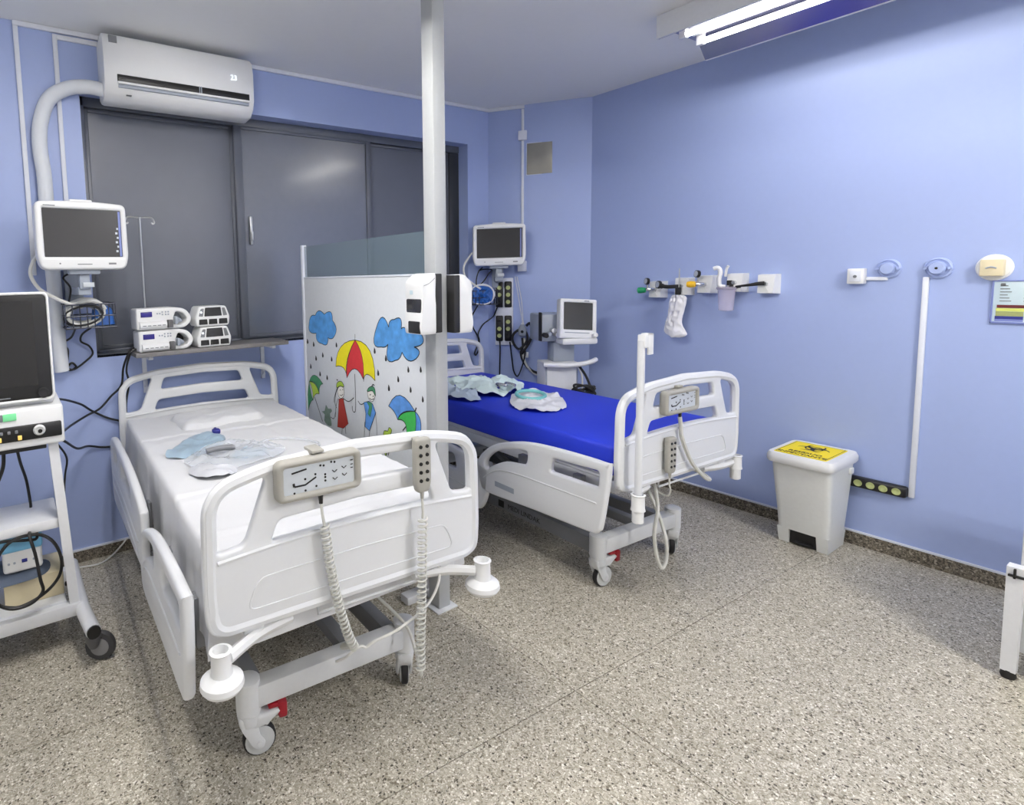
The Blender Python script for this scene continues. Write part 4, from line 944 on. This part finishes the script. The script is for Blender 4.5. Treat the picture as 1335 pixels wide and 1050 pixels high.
basket('dark wire basket with a clear blue tube coil below the corner monitor', (bp.x, bp.y, 1.305), CH_RZ + 18, .20, .11, .11)
gp = chp(-.025, .245)
gl = thing('blue_tube_coil', 'coil of clear tubing with blue inside hung at the corner basket', 'tube coil', (gp.x, gp.y, 1.385), CH_RZ + 10)
gb = MB()
for k in range(5): gb.tube([(.094 * (1 - .13 * k) * math.cos(a * math.pi / 10), -.012 + .010 * k, .080 * (1 - .12 * k) * math.sin(a * math.pi / 10)) for a in range(20)], .0065, 6, 0, True)
gb.build('coiled_tube', M_bagw, gl)
MB().sheet([(-.065, -.06), (.065, -.06), (.07, .05), (-.06, .06)], .012, .016, 24, 6, 32, 8).tf(Matrix.Rotation(R(90), 4, 'X')).build('blue_sleeve', M_bluebag, gl, 'blue sleeve', ang=30)
def chpts(pts): return [chp(s, d) + Vector((0, 0, z)) for s, d, z in pts]
cable('monitor_hose', 'pale hose curving from behind the corner monitor to its blue coil', chpts([(-.10, .23, 1.72), (-.165, .24, 1.62), (-.155, .25, 1.53), (-.09, .26, 1.47), (-.03, .27, 1.43)]), .008, M_wcable, 'hose')
cable('black_cable', 'black cable bunched under the corner monitor', chpts([(-.03, .15, 1.60), (-.06, .16, 1.57), (-.08, .16, 1.50), (-.07, .17, 1.45)]) + chpts([(-.02, .17, 1.49), (.02, .16, 1.55), (.04, .14, 1.58), (-.02, .15, 1.585), (-.06, .16, 1.575)]), .005, M_cable)
cable('black_cable', 'black twisted cable hanging in a loop left of the outlet panel', [(3.20, 3.30, 1.305), (3.205, 3.38, 1.20), (3.225, 3.39, 1.12), (3.27, 3.39, 1.05), (3.29, 3.39, 1.0), (3.27, 3.39, .95), (3.245, 3.39, .90), (3.26, 3.39, .882), (3.29, 3.39, .93), (3.297, 3.39, 1.0), (3.28, 3.385, 1.06), (3.33, 3.38, 1.13), (3.385, 3.37, 1.165)] + chpts([(.045, .045, 1.20), (.075, .050, 1.27)]), .0055, M_cable)
cable('black_cable', 'black cable dropping straight from the outlet panel behind the blue mattress', chpts([(.095, .05, .99), (.095, .03, .93), (.092, .02, .80), (.088, .02, .60), (.085, .02, .35)]), .0055, M_cable)
cable('black_cable', 'black cable drooping from the outlet panel to the test lung', chpts([(.175, .05, .985), (.18, .035, .93), (.19, .03, .84), (.205, .03, .74), (.235, .04, .70), (.265, .06, .76), (.29, .08, .85), (.30, .09, .92)]), .0055, M_cable)
# ---- breathing circuit bundle hung on the wall
bc = thing('breathing_circuit', 'bundle of grey and black breathing tubes hung beside the outlet panel', 'breathing circuit', tuple(chp(.275, .0)) [:2] + (1.05,), CH_RZ)
MB().box(-.012, .012, -.03, 0, .06, .09, .003).build('wall_hook', M_trim, bc)
MB().lathe([(.012, 0), (.032, .015), (.034, .06), (.022, .085), (.014, .10)], (0, -.06, -.02), (0, 0, 1), 16).build('filter', M_cgrey, bc, 'grey filter')
MB().cyl((0, -.092, .025), (0, -.098, .025), .012, seg=12).build('filter_cap', M_rubber, bc)
MB().tube([(-.02, -.06, .04), (-.07, -.07, 0), (-.075, -.07, -.06), (-.03, -.07, -.12), (.02, -.07, -.08), (.04, -.07, -.03), (.02, -.06, .03)], .010, 8, 5, True).build('tube_loop', M_rubber, bc)
MB().tube([(.03, -.05, .07), (.06, -.06, .09), (.075, -.06, .03), (.06, -.06, -.05), (.02, -.07, -.12), (-.005, -.07, -.16)], .011, 8, 5).build('tube_loop', M_rubber, bc)
MB().tube([(.0, -.05, -.03), (.005, -.06, -.10), (-.01, -.06, -.16), (.02, -.07, -.24), (.09, -.09, -.30), (.17, -.14, -.30), (.22, -.18, -.26)], .011, 8, 5).build('hose', M_rubber, bc)
MB().tube([(.012, -.05, -.03), (.02, -.065, -.10), (.005, -.065, -.17), (.04, -.08, -.26), (.11, -.10, -.32), (.18, -.15, -.31)], .009, 8, 5).build('hose', M_gcable, bc, 'pale grey hose')
MB().box(.022, .048, -.075, -.05, -.19, -.145, .004).build('connector', M_white, bc, 'white connector')
MB().tube([(-.06, -.02, .47), (-.03, -.02, .28), (.0, -.03, .085)], .003, 5).build('hanging_string', M_wcable, bc)
MB().tube([(-.045, -.02, .47), (-.01, -.02, .28), (.006, -.03, .085)], .003, 5).build('hanging_string', M_wcable, bc)

# ---- second ventilator
v2 = thing('ventilator_stand', 'grey and white ventilator with a tilted screen on a stand in the corner', 'ventilator', (3.45, 2.70, 0), -28)
MB().box(-.17, .17, -.17, .17, .09, .14, .02).build('base', M_enamel, v2)
for x in (-.14, .14):
    for y in (-.14, .14):
        f = MB().lathe([(.012, .06), (.022, .075), (.022, .092)], (x, y, 0), seg=12).build('caster', M_darkwheel, v2)
        MB().lathe([(.012, -.014), (.036, -.010), (.038, 0), (.036, .010), (.012, .014)], (x, y, .038), (0, 1, 0), 18).build('wheel', M_rubber, f)
MB().box(-.150, .09, -.07, .09, .14, .872, .010).build('cabinet', M_enamel, v2)
MB().box(-.145, -.135, -.0715, -.06, .16, .86).build('seam', M_cgrey, v2)
MB().cyl((.10, -.02, .14), (.10, -.02, .88), .017, seg=12).build('side_post', M_alu, v2)
MB().tube([(-.175, -.10, .885), (-.06, -.13, .880), (.06, -.14, .885), (.16, -.13, .898), (.215, -.10, .910)], .0175, 12, 5, flat=1.0).build('handle', M_white, v2)
MB().box(-.15, .09, -.11, .09, .868, .895, .008).build('tray', M_white, v2)
MB().box(-.075, .085, -.04, .08, .89, 1.035, .012).build('neck', M_cgrey, v2)
MB().box(-.175, .03, -.05, .17, 1.045, 1.245, .012).build('gas_module', M_cgrey, v2)
for i, (x, z) in enumerate(((-.15, 1.095), (-.125, 1.105), (-.095, 1.13), (-.075, 1.10), (-.055, 1.10))):
    MB().cyl((x, -.05, z), (x, -.095, z), .018 if i % 2 == 0 else .013, seg=12).build('gas_port', (M_rubber, M_cgrey, M_chrome, M_wheel, M_rubber)[i], v2)
MB().box(-.178, -.166, -.055, -.01, 1.05, 1.26, .005).build('edge_strip', M_rubber, v2)
MB().box(-.06, .20, -.16, .0, 1.030, 1.075, .014).build('screen_foot', M_white, v2)
TL = Matrix.Translation((.055, -.125, 1.068)) @ Matrix.Rotation(R(-8), 4, 'X') @ Matrix.Rotation(R(4), 4, 'Y')
MB().plate(rect(-.135, .135, 0, .285, .014), [rect(-.105, .105, .065, .258, .004)], .065, .010, XZ(), 2).tf(TL).build('screen_casing', M_white, v2)
MB().box(-.11, .11, -.026, .02, .060, .262).tf(TL).build('screen', M_screen2, v2, 'dark screen')
MB().box(-.10, .08, -.0345, -.030, .040, .046).tf(TL).build('key_row', M_cgrey, v2)
MB().box(.04, .075, -.0345, -.031, .268, .274).tf(TL).build('maker_mark', M_inkg, v2)
MB().lathe([(.017, 0), (.019, .02), (.014, .026)], (.115, -.034, .030), (0, -1, 0), 16).tf(TL).build('rotary_knob', M_white, v2)
MB().tube([(.10, -.03, .86), (.12, -.08, .80), (.115, -.10, .70), (.10, -.10, .62)], .006, 6, 5).build('cord', M_gcable, v2)
MB().tube([(.12, -.03, .86), (.16, -.07, .78), (.185, -.09, .68), (.18, -.09, .55)], .009, 6, 5).build('cord', M_rubber, v2)
tg = MB()
for k in range(5): tg.tube([(.09 + .11 * math.cos(a) * (1 - .08 * k), -.13 - .012 * k, .665 + .035 * math.sin(a + k) + .012 * k) for a in [i * math.pi / 6 for i in range(12)]], .008, 6, 2, True)
tg.build('coiled_cords', M_rubber, v2)
MB().box(-.02, .20, -.19, -.06, .57, .60, .006).build('cord_rest', M_cgrey, v2)

# ================================================================== RIGHT WALL (local x = -world y, -y into the room)
def rw(name, label, cat, y, z, group=None): return thing(name, label, cat, (XW, y, z), -90, group)
def outlet_cover(t, w=.100, h=.118, d=.075):
    hw = w / 2
    # tapered cover, front face split by a slanting facet
    b = MB()
    b.hexa([(-hw, 0, 0), (-hw + .008, -d, .006), (hw - .012, -d, .006), (hw, 0, 0)], [(-hw, 0, h), (-hw + .004, -d * .82, h - .004), (hw - .006, -d * .82, h - .004), (hw, 0, h)])
    b.bm.normal_update()
    b.build('cover', M_white, t)
    MB().prism([(-hw + .012, .010), (hw - .03, .010), (-.004, .048), (-hw + .016, .040)], .003, XZ(0, -d + .0025, 0)).build('facet', M_bin, t)
    MB().cyl((0, -d - .014, .062), (0, -d * .85, .062), .011, seg=12).build('coupling', M_alu, t)
def gauge(t, x, y, z, r=.022):
    MB().lathe([(r, 0), (r * 1.06, .008), (r, .018), (r * .8, .018)], (x, y, z), (-.5, -.86, .1), 20).build('gauge', M_black, t)
    MB().cyl(Vector((x, y, z)) + Vector((-.5, -.86, .1)) * .0175, Vector((x, y, z)) + Vector((-.5, -.86, .1)) * .0195, r * .82, seg=20).build('gauge_dial', M_face, t, 'white dial')
g1 = rw('oxygen_regulator', 'white wall gas outlet with a green-knobbed regulator and round gauge', 'gas outlet', 2.225, 1.350, 'wall gas outlets')
outlet_cover(g1)
MB().tube([(0, -.085, .062), (-.012, -.115, .062), (-.03, -.13, .060)], .012, 10, 3).build('regulator_body', M_chrome, g1)
MB().lathe([(.010, 0), (.017, .004), (.021, .03), (.021, .050), (.012, .056)], (-.03, -.13, .058), (-1, -.25, -.05), 18).build('green_knob', M_green, g1, 'green knob')
MB().cyl((-.022, -.125, .065), (-.022, -.130, .095), .007, seg=10).build('gauge_stem', M_chrome, g1)
gauge(g1, -.020, -.122, .118)
g2 = rw('flowmeter_outlet', 'white wall gas outlet with black gauges and a white bag slung from it', 'gas outlet', 2.045, 1.372, 'wall gas outlets')
outlet_cover(g2)
MB().tube([(0, -.088, .062), (-.03, -.10, .060), (-.07, -.105, .058), (-.105, -.11, .062)], .013, 10, 4).build('manifold', M_rubber, g2, 'black manifold')
MB().cyl((.0, -.10, .05), (.0, -.10, .18), .004, seg=8).build('flow_rod', M_alu, g2)
MB().box(-.02, .01, -.115, -.085, .005, .055, .006).build('valve_block', M_rubber, g2)
MB().cyl((-.105, -.11, .062), (-.12, -.112, .066), .018, seg=14).build('connector', M_rubber, g2)
gauge(g2, -.125, -.108, .072, .026)
def slung_bag():
    prof = ((1.375, .030, .010), (1.36, .048, .012), (1.33, .052, .010), (1.29, .050, .004), (1.25, .050, -.004), (1.215, .052, -.012), (1.19, .056, -.014), (1.16, .064, -.012), (1.135, .068, -.004), (1.115, .066, .004), (1.10, .048, .006), (1.092, .03, .004))
    P = smooth(prof, 5); rings = []
    for z, hw, cx in P:
        ring = []
        for a in range(28):
            t = 2 * math.pi * a / 28; dx, dy = math.sin(t), math.cos(t)
            v = Vector((dy * 3.0, dx * 1.5, z * 22)); cr = 1 - abs(noise.noise(v)) * 2.2
            k = 1 + .16 * noise.noise(v * .5) + .05 * cr
            ring.append(Vector((XW - .105 + dx * (.018 + .010 * cr) , 2.055 - (cx + dy * hw * k), z + .006 * noise.noise(v * .8))))
        rings.append(ring)
    return MB().loft(rings)
bag = tag(slung_bag().build('hanging_bag', M_bagw, ang=35), 'crumpled white bag shaped like a boot hanging below the black-gauged outlet', 'bag')
g3 = rw('vacuum_regulator', 'white wall gas outlet with a yellow regulator and a round gauge', 'gas outlet', 1.898, 1.385, 'wall gas outlets')
outlet_cover(g3)
MB().tube([(0, -.085, .062), (-.015, -.11, .062), (-.03, -.12, .062)], .012, 10, 3).build('regulator_body', M_chrome, g3)
MB().lathe([(.010, 0), (.019, .004), (.022, .03), (.018, .05), (.012, .052)], (-.03, -.12, .062), (-1, -.2, 0), 18).build('yellow_knob', M_grime, g3, 'yellow knob')
MB().cyl((-.02, -.115, .07), (-.018, -.118, .105), .006, seg=10).build('gauge_stem', M_chrome, g3)
gauge(g3, -.018, -.112, .128, .023)
g4 = rw('suction_outlet', 'white wall gas outlet with a swan-necked suction jar below it', 'gas outlet', 1.722, 1.395, 'wall gas outlets')
outlet_cover(g4)
MB().tube([(-.035, -.11, .035), (-.062, -.12, .045), (-.066, -.12, .09), (-.060, -.12, .13), (-.072, -.125, .155), (-.095, -.13, .150)], .013, 10, 4).build('swan_neck', M_white, g4, 'white swan neck tube')
MB().tube([(-.04, -.10, .10), (-.032, -.105, .145), (-.02, -.11, .165)], .008, 8, 3).build('side_spout', M_white, g4)
MB().lathe([(.050, .0), (.056, .006), (.056, .014), (.040, .020)], (-.030, -.10, .018), (0, 0, 1), 24).build('jar_lid', M_pink, g4)
MB().lathe([(.030, -.115), (.040, -.11), (.047, .0), (.047, .02)], (-.030, -.10, .0), (0, 0, 1), 24).build('suction_jar', M_pink, g4, 'see-through pinkish jar')
MB().box(-.035, -.012, -.095, -.07, .045, .075, .003).box(-.02, -.004, -.095, -.07, .03, .05, .003).build('valve_block', M_rubber, g4)
MB().tube([(.045, -.09, .034), (-.01, -.105, .026), (-.075, -.11, .024)], .005, 6, 3).build('clip_wire', M_rubber, g4)
g5 = rw('gas_outlet', 'white wall gas outlet at the right end with a black hose tail', 'gas outlet', 1.552, 1.387, 'wall gas outlets')
outlet_cover(g5)
MB().tube([(0, -.088, .064), (-.03, -.10, .062), (-.065, -.105, .056), (-.11, -.105, .050), (-.15, -.10, .046)], lambda t: .013 * (1 - .62 * t), 8, 4).build('hose_tail', M_rubber, g5)

sw = rw('wall_switch', 'small white wall switch with a short raceway running to a painted disc', 'switch', 1.145, 1.445)
MB().box(-.036, .036, -.045, 0, 0, .082, .005).build('switch_box', M_white, sw)
MB().box(-.024, .024, -.049, -.04, .012, .070, .003).build('switch_plate', M_trim, sw)
MB().cyl((.0, -.046, .040), (.0, -.052, .040), .008, seg=12).build('button', M_inkg, sw)
MB().box(.036, .122, -.014, 0, .018, .036, .002).build('raceway', M_trim, sw)
def disc(label, y, z, r, hole, m=M_disc):
    t = rw('painted_wall_cap', label, 'wall cap', y, z - r, 'round wall caps')
    MB().lathe([(r, 0), (r, .010), (r * .86, .016), (r * .84, .010)], (0, 0, r), (0, -1, 0), 32).build('flange', m, t)
    MB().lathe([(r * .62, .004), (r * .60, .034), (r * .52, .040)], (0, 0, r), (0, -1, 0), 28).build('cap', m, t)
    for s in (-1, 1): MB().cyl((s * r * .80, -.016, r), (s * r * .80, -.026, r), .007, seg=8).build('lug', m, t)
    if hole: MB().cyl((0, -.040, r), (0, -.042, r), .006, seg=8).build('centre_hole', M_black, t)
    return t
disc('round blue-painted wall cap beside the small white switch', 1.022, 1.523, .050, False)
disc('round blue-painted wall cap with a dark centre hole above the long raceway', .838, 1.521, .052, True)
tag(MB().box(XW - .018, XW, .866, .889, .340, 1.478, .003).build('cable_raceway', M_trim), 'long white cable raceway dropping from the wall cap to the socket strip', 'cable raceway')
dv = rw('nurse_call_plate', 'round white plate with a square cream call switch above the chart', 'call switch', .652, 1.458)
MB().lathe([(.061, 0), (.061, .008), (.055, .014)], (0, 0, .061), (0, -1, 0), 32).build('round_plate', M_white, dv)
MB().box(-.040, .036, -.050, -.010, .022, .098, .005).build('switch_box', M_cream, dv, 'cream switch box')
MB().tube([(-.020, -.0505, .058), (-.003, -.052, .064), (.014, -.0505, .058)], .0035, 6, 4).build('rocker_mark', M_cgrey, dv)
ch = rw('wall_chart', 'coloured printed chart in a clear frame at the right edge of the blue wall', 'chart', .50, 1.264)
MB().box(-.150, .19, -.006, 0, 0, .190, .002).build('backing', M_sign, ch)
MB().box(-.154, .194, -.010, 0, -.005, .004, .001).box(-.154, -.148, -.010, 0, -.005, .194, .001).box(.19, .194, -.010, 0, -.005, .194, .001).box(-.154, .194, -.010, 0, .190, .195, .001).build('clear_frame', M_lav, ch)
CP = XZ(0, -.0062, 0)
for nm, x0, x1, z0, z1, m in (('header_band', -.135, .18, .068, .082, M_maroon), ('colour_band', -.137, .02, .052, .067, M_lemon), ('colour_band', -.137, -.052, .030, .051, M_olive), ('colour_band', -.139, -.052, .016, .030, M_navy), ('colour_band', -.139, -.052, .006, .016, M_lav)):
    MB().prism(rect(x0, x1, z0, z1), .0006, CP).build(nm, m, ch)
pr = MB()
pr.prism(rect(-.128, -.112, .168, .182, .004), .0006, CP)
for i in range(6):
    for x0, x1 in ((-.128, -.092), (-.055, -.015), (.0, .06), (.08, .17)): pr.prism(rect(x0, x1 - (i % 3) * .006, .098 + i * .014, .102 + i * .014), .0006, CP)
for i in range(4): pr.prism(rect(-.045, .015, .010 + i * .012, .013 + i * .012), .0006, CP); pr.prism(rect(.03, .17, .010 + i * .012, .013 + i * .012), .0006, CP)
pr.build('printed_lines', M_inkg, ch, kind='stuff')
ps = rw('socket_strip', 'black four-socket power strip low on the blue wall beside the bin', 'power strip', 1.012, .335)
MB().box(-.122, .122, -.045, 0, 0, .058, .012, 3).build('casing', M_black, ps)
for i in range(4): MB().lathe([(.0165, 0), (.0185, .004), (.0155, .005), (.011, .0015), (.003, .001)], (-.072 + .052 * i, -.045, .029), (0, -1, 0), 18).build('socket', M_socket, ps)

# ---- infectious-waste bin
bn = thing('pedal_bin', 'white pedal bin with a yellow hazard label on its lid by the blue wall', 'bin', (3.70, 1.240, 0), -90)
# local x = -world y (width), -y = into the room (depth)
def rr(hw, y0, y1, z, r=.03, cx=0.0): return [(px, py, z) for px, py in rect(cx - hw, cx + hw, y0, y1, r, 4)]
b = MB()
def notched(hw, y0, y1, z, r, nw, cx):
    return rr(hw, y0, y1, z, r, cx)
b.loft([rr(.118, -.082, .150, .085, .03), rr(.124, -.098, .156, .20, .03), rr(.139, -.155, .170, .485, .035)])
b.build('body', M_bin, bn)
# foot skirt with the pedal opening
for sx in (-1, 1):
    MB().hexa([(min(sx * .113, sx * .064), -.066, .001), (max(sx * .113, sx * .064), -.066, .001), (max(sx * .113, sx * .064), .145, .001), (min(sx * .113, sx * .064), .145, .001)],
              [(min(sx * .118, sx * .062), -.082, .09), (max(sx * .118, sx * .062), -.082, .09), (max(sx * .118, sx * .062), .150, .09), (min(sx * .118, sx * .062), .150, .09)]).build('foot', M_bin, bn)
MB().box(-.0645, .0645, -.060, .14, .004, .088).build('pedal_recess', M_black, bn, 'black pedal opening')
MB().box(-.04, .04, -.080, -.055, .012, .024, .004).build('pedal', M_rubber, bn)
b = MB(); b.loft([rr(.148, -.178, .182, .478, .04), rr(.155, -.186, .190, .490, .045), rr(.155, -.186, .190, .514, .045), rr(.147, -.178, .182, .532, .04)])
b.build('lid', M_white, bn)
MB().box(.13, .147, .09, .13, .42, .455, .005).build('hinge_lug', M_bin, bn)
LB = Matrix.Translation((0, -.012, .5322))
lb = MB().prism(rect(-.126, .112, -.140, .160, .012), .0012, LB).build('label', M_yellow, bn, 'yellow hazard label')
TX = Matrix.Translation((0, -.012, .5336))
MB().stroke(rect(-.118, .104, -.132, .152, .008), .003, TX, closed=True).text('RESÍDUO', .037, TX @ Matrix.Translation((-.007, -.060, 0)), fat=.0009).text('INFECTANTE', .037, TX @ Matrix.Translation((-.007, -.103, 0)), fat=.0009).build('label_print', M_ink, lb)
bio = MB(); cx, cy = -.007, .058
for k in range(3):                                  # three open horns round a ring
    a = math.pi / 2 + k * 2 * math.pi / 3; ox, oy = cx + .036 * math.cos(a), cy + .036 * math.sin(a)
    for j in range(-10, 10):
        t0, t1 = a + math.pi + j * .25, a + math.pi + (j + 1) * .25
        w0, w1 = .024 * (1 - abs(j) / 10.3) ** .8, .024 * (1 - abs(j + 1) / 10.3) ** .8
        P = lambda t, r: (ox + r * math.cos(t), oy + r * math.sin(t))
        vs = [P(t0, .042), P(t1, .042), P(t1, .042 - w1), P(t0, .042 - w0)]
        bio.bm.faces.new([bio.bm.verts.new(TX @ Vector((p[0], p[1], .0006 + .0001 * k))) for p in vs])
bio.stroke([(cx + .038 * math.cos(i * math.pi / 12), cy + .038 * math.sin(i * math.pi / 12)) for i in range(24)], .008, TX, t=.0012, closed=True)
bio.build('hazard_symbol', M_ink, lb)

# ---- white cabinet at the right edge
cb_ = thing('bedside_cabinet', 'white bedside cabinet on black-footed legs at the right edge', 'cabinet', (3.315, .17, 0))
MB().box(-.226, .23, -.24, .224, .10, .80, .008).build('body', M_enamel, cb_)
for x in (-.258, .215):
    for y in (-.225, .228):
        lg = MB().hexa([(x - .005, y - .02, .03), (x + .03, y - .02, .03), (x + .03, y + .02, .03), (x - .005, y + .02, .03)], [(x - .015, y - .022, .435), (x + .03, y - .022, .435), (x + .03, y + .022, .435), (x - .015, y + .022, .435)]).build('leg', M_enamel, cb_)
        MB().lathe([(.018, 0), (.022, .01), (.018, .032)], (x + .012, y, 0), (0, 0, 1), 14).build('foot', M_rubber, lg, 'black foot')
MB().box(-.232, .24, -.25, .230, .80, .825, .008).build('top', M_white, cb_)
for z in (.14, .46): MB().box(-.233, -.22, -.20, .165, z, z + .29, .004).build('drawer_front', M_white, cb_)
MB().box(-.282, -.262, .205, .245, .40, .408, .002).box(-.282, -.272, .225, .232, .395, .432, .002).build('latch', M_black, cb_, 'black latch')

# ================================================================== LOOSE THINGS ON THE BEDS
def on(Wm, mb, name, m, label, cat, ang=70):
    o = tag(mb.build(name, m, ang=ang), label, cat); o.matrix_world = Wm; return o
ZB = .790
M_bagg = mat('greyish_plastic_bag', (206, 208, 214), 0.35, bump=0.12, bscale=40, var=0.03)
on(W1, MB().sheet([(-.38, .80), (-.31, .94), (-.22, 1.05), (-.12, 1.06), (-.075, .96), (-.15, .82), (-.28, .74)], .026, .010, 10, 2, 64, 12, ZB), 'blue_pouch', M_bagb, 'blue-tinted plastic pouch farther up the white sheet', 'pouch', 30)
on(W1, MB().sheet([(-.33, .68), (-.22, .80), (-.06, .84), (.04, .76), (.10, .63), (.0, .53), (-.13, .48), (-.27, .54)], .026, .017, 8, 7, 72, 16, ZB), 'clear_bag', M_bag, 'crumpled clear plastic bag lying on the white sheet near the footboard', 'bag', 30)
on(W1, MB().sheet([(-.15, .62), (-.05, .69), (.02, .66), (-.02, .58), (-.12, .56)], .022, .014, 16, 11, 40, 8, ZB + .002), 'blue_mask', M_bagb, 'blue-grey breathing mask inside the clear bag', 'mask', 30)
on(W1, MB().sheet([(-.34, .55), (-.26, .62), (-.17, .50), (-.20, .42), (-.29, .43)], .018, .014, 10, 15, 48, 12, ZB), 'white_bag', M_bagg, 'small white plastic bag lying at the foot corner of the white sheet', 'bag', 30)
on(W1, MB().tube([(-.24, .66, ZB + .045), (-.18, .66, ZB + .048), (-.12, .65, ZB + .046)], .012, 8, 4), 'mask_tube', M_framed, 'short dark grey tube on the clear bag', 'tube')
on(W1, MB().tube([(.02, .76, ZB + .012), (.10, .80, ZB + .008), (.20, .74, ZB + .008), (.26, .62, ZB + .008), (.20, .52, ZB + .008)], .005, 6, 6), 'clear_tubing', M_bag, 'thin clear tubing trailing over the white sheet', 'tube')
on(W1, MB().box(-.125, -.09, .985, 1.02, ZB + .020, ZB + .042, .005).cyl((-.108, 1.02, ZB + .031), (-.100, 1.05, ZB + .030), .009, seg=10), 'blue_connector', M_navy, 'small dark blue connector on the blue-tinted pouch', 'connector')
ZM = .773
on(W2, MB().sheet([(-.18, 1.32), (-.02, 1.40), (.14, 1.28), (.235, 1.08), (.20, .98), (.02, .86), (-.17, .88), (-.26, 1.08)], .035, .040, 7, 21, 88, 16, ZM, .04), 'drape_wrap', M_paper, 'pale mint paper wrap opened on the blue mattress', 'paper wrap', 30)
on(W2, MB().sheet([(-.42, 1.16), (-.31, 1.30), (-.24, 1.16), (-.25, .95), (-.33, .82), (-.42, .96)], .022, .034, 8, 25, 64, 12, ZM, .04), 'paper_sheet', M_paper2, 'grey-white crumpled paper on the head half of the blue mattress', 'paper', 30)
on(W2, MB().sheet([(-.20, .70), (.0, .85), (.17, .78), (.17, .66), (-.02, .44), (-.20, .42), (-.28, .54)], .012, .016, 10, 29, 72, 12, ZM, .02), 'sterile_pouch', M_bagw, 'flat white see-through pouch at the end of the paper on the blue mattress', 'pouch', 30)
on(W2, MB().tube([(-.03 + .085 * math.cos(a) * 1.1, .70 + .075 * math.sin(a), ZM + .034 + .01 * math.sin(a)) for a in [k * math.pi / 6 for k in range(12)]], .011, 8, 3, True), 'teal_mask_ring', M_teal, 'teal mask ring lying on the white pouch', 'mask')
on(W2, MB().tube([(-.12, .88, ZM + .062), (-.09, .93, ZM + .07), (-.06, .88, ZM + .066), (-.02, .92, ZM + .07), (.0, .86, ZM + .062)], .011, 8, 5), 'silver_tubing', M_chrome, 'shiny silver tubing on the mint paper wrap', 'tube')

# ------------------------------------------------------------------ put the origin of every one-mesh thing at its own base
bpy.context.view_layer.update()
for o in list(C.objects):
    if o.parent is None and o.type == 'MESH' and 'category' in o:
        co = [v.co for v in o.data.vertices]
        lo = Vector([min(c[i] for c in co) for i in range(3)]); hi = Vector([max(c[i] for c in co) for i in range(3)])
        c = Vector(((lo.x + hi.x) / 2, (lo.y + hi.y) / 2, lo.z))
        o.data.transform(Matrix.Translation(-c)); o.matrix_world = o.matrix_world @ Matrix.Translation(c)
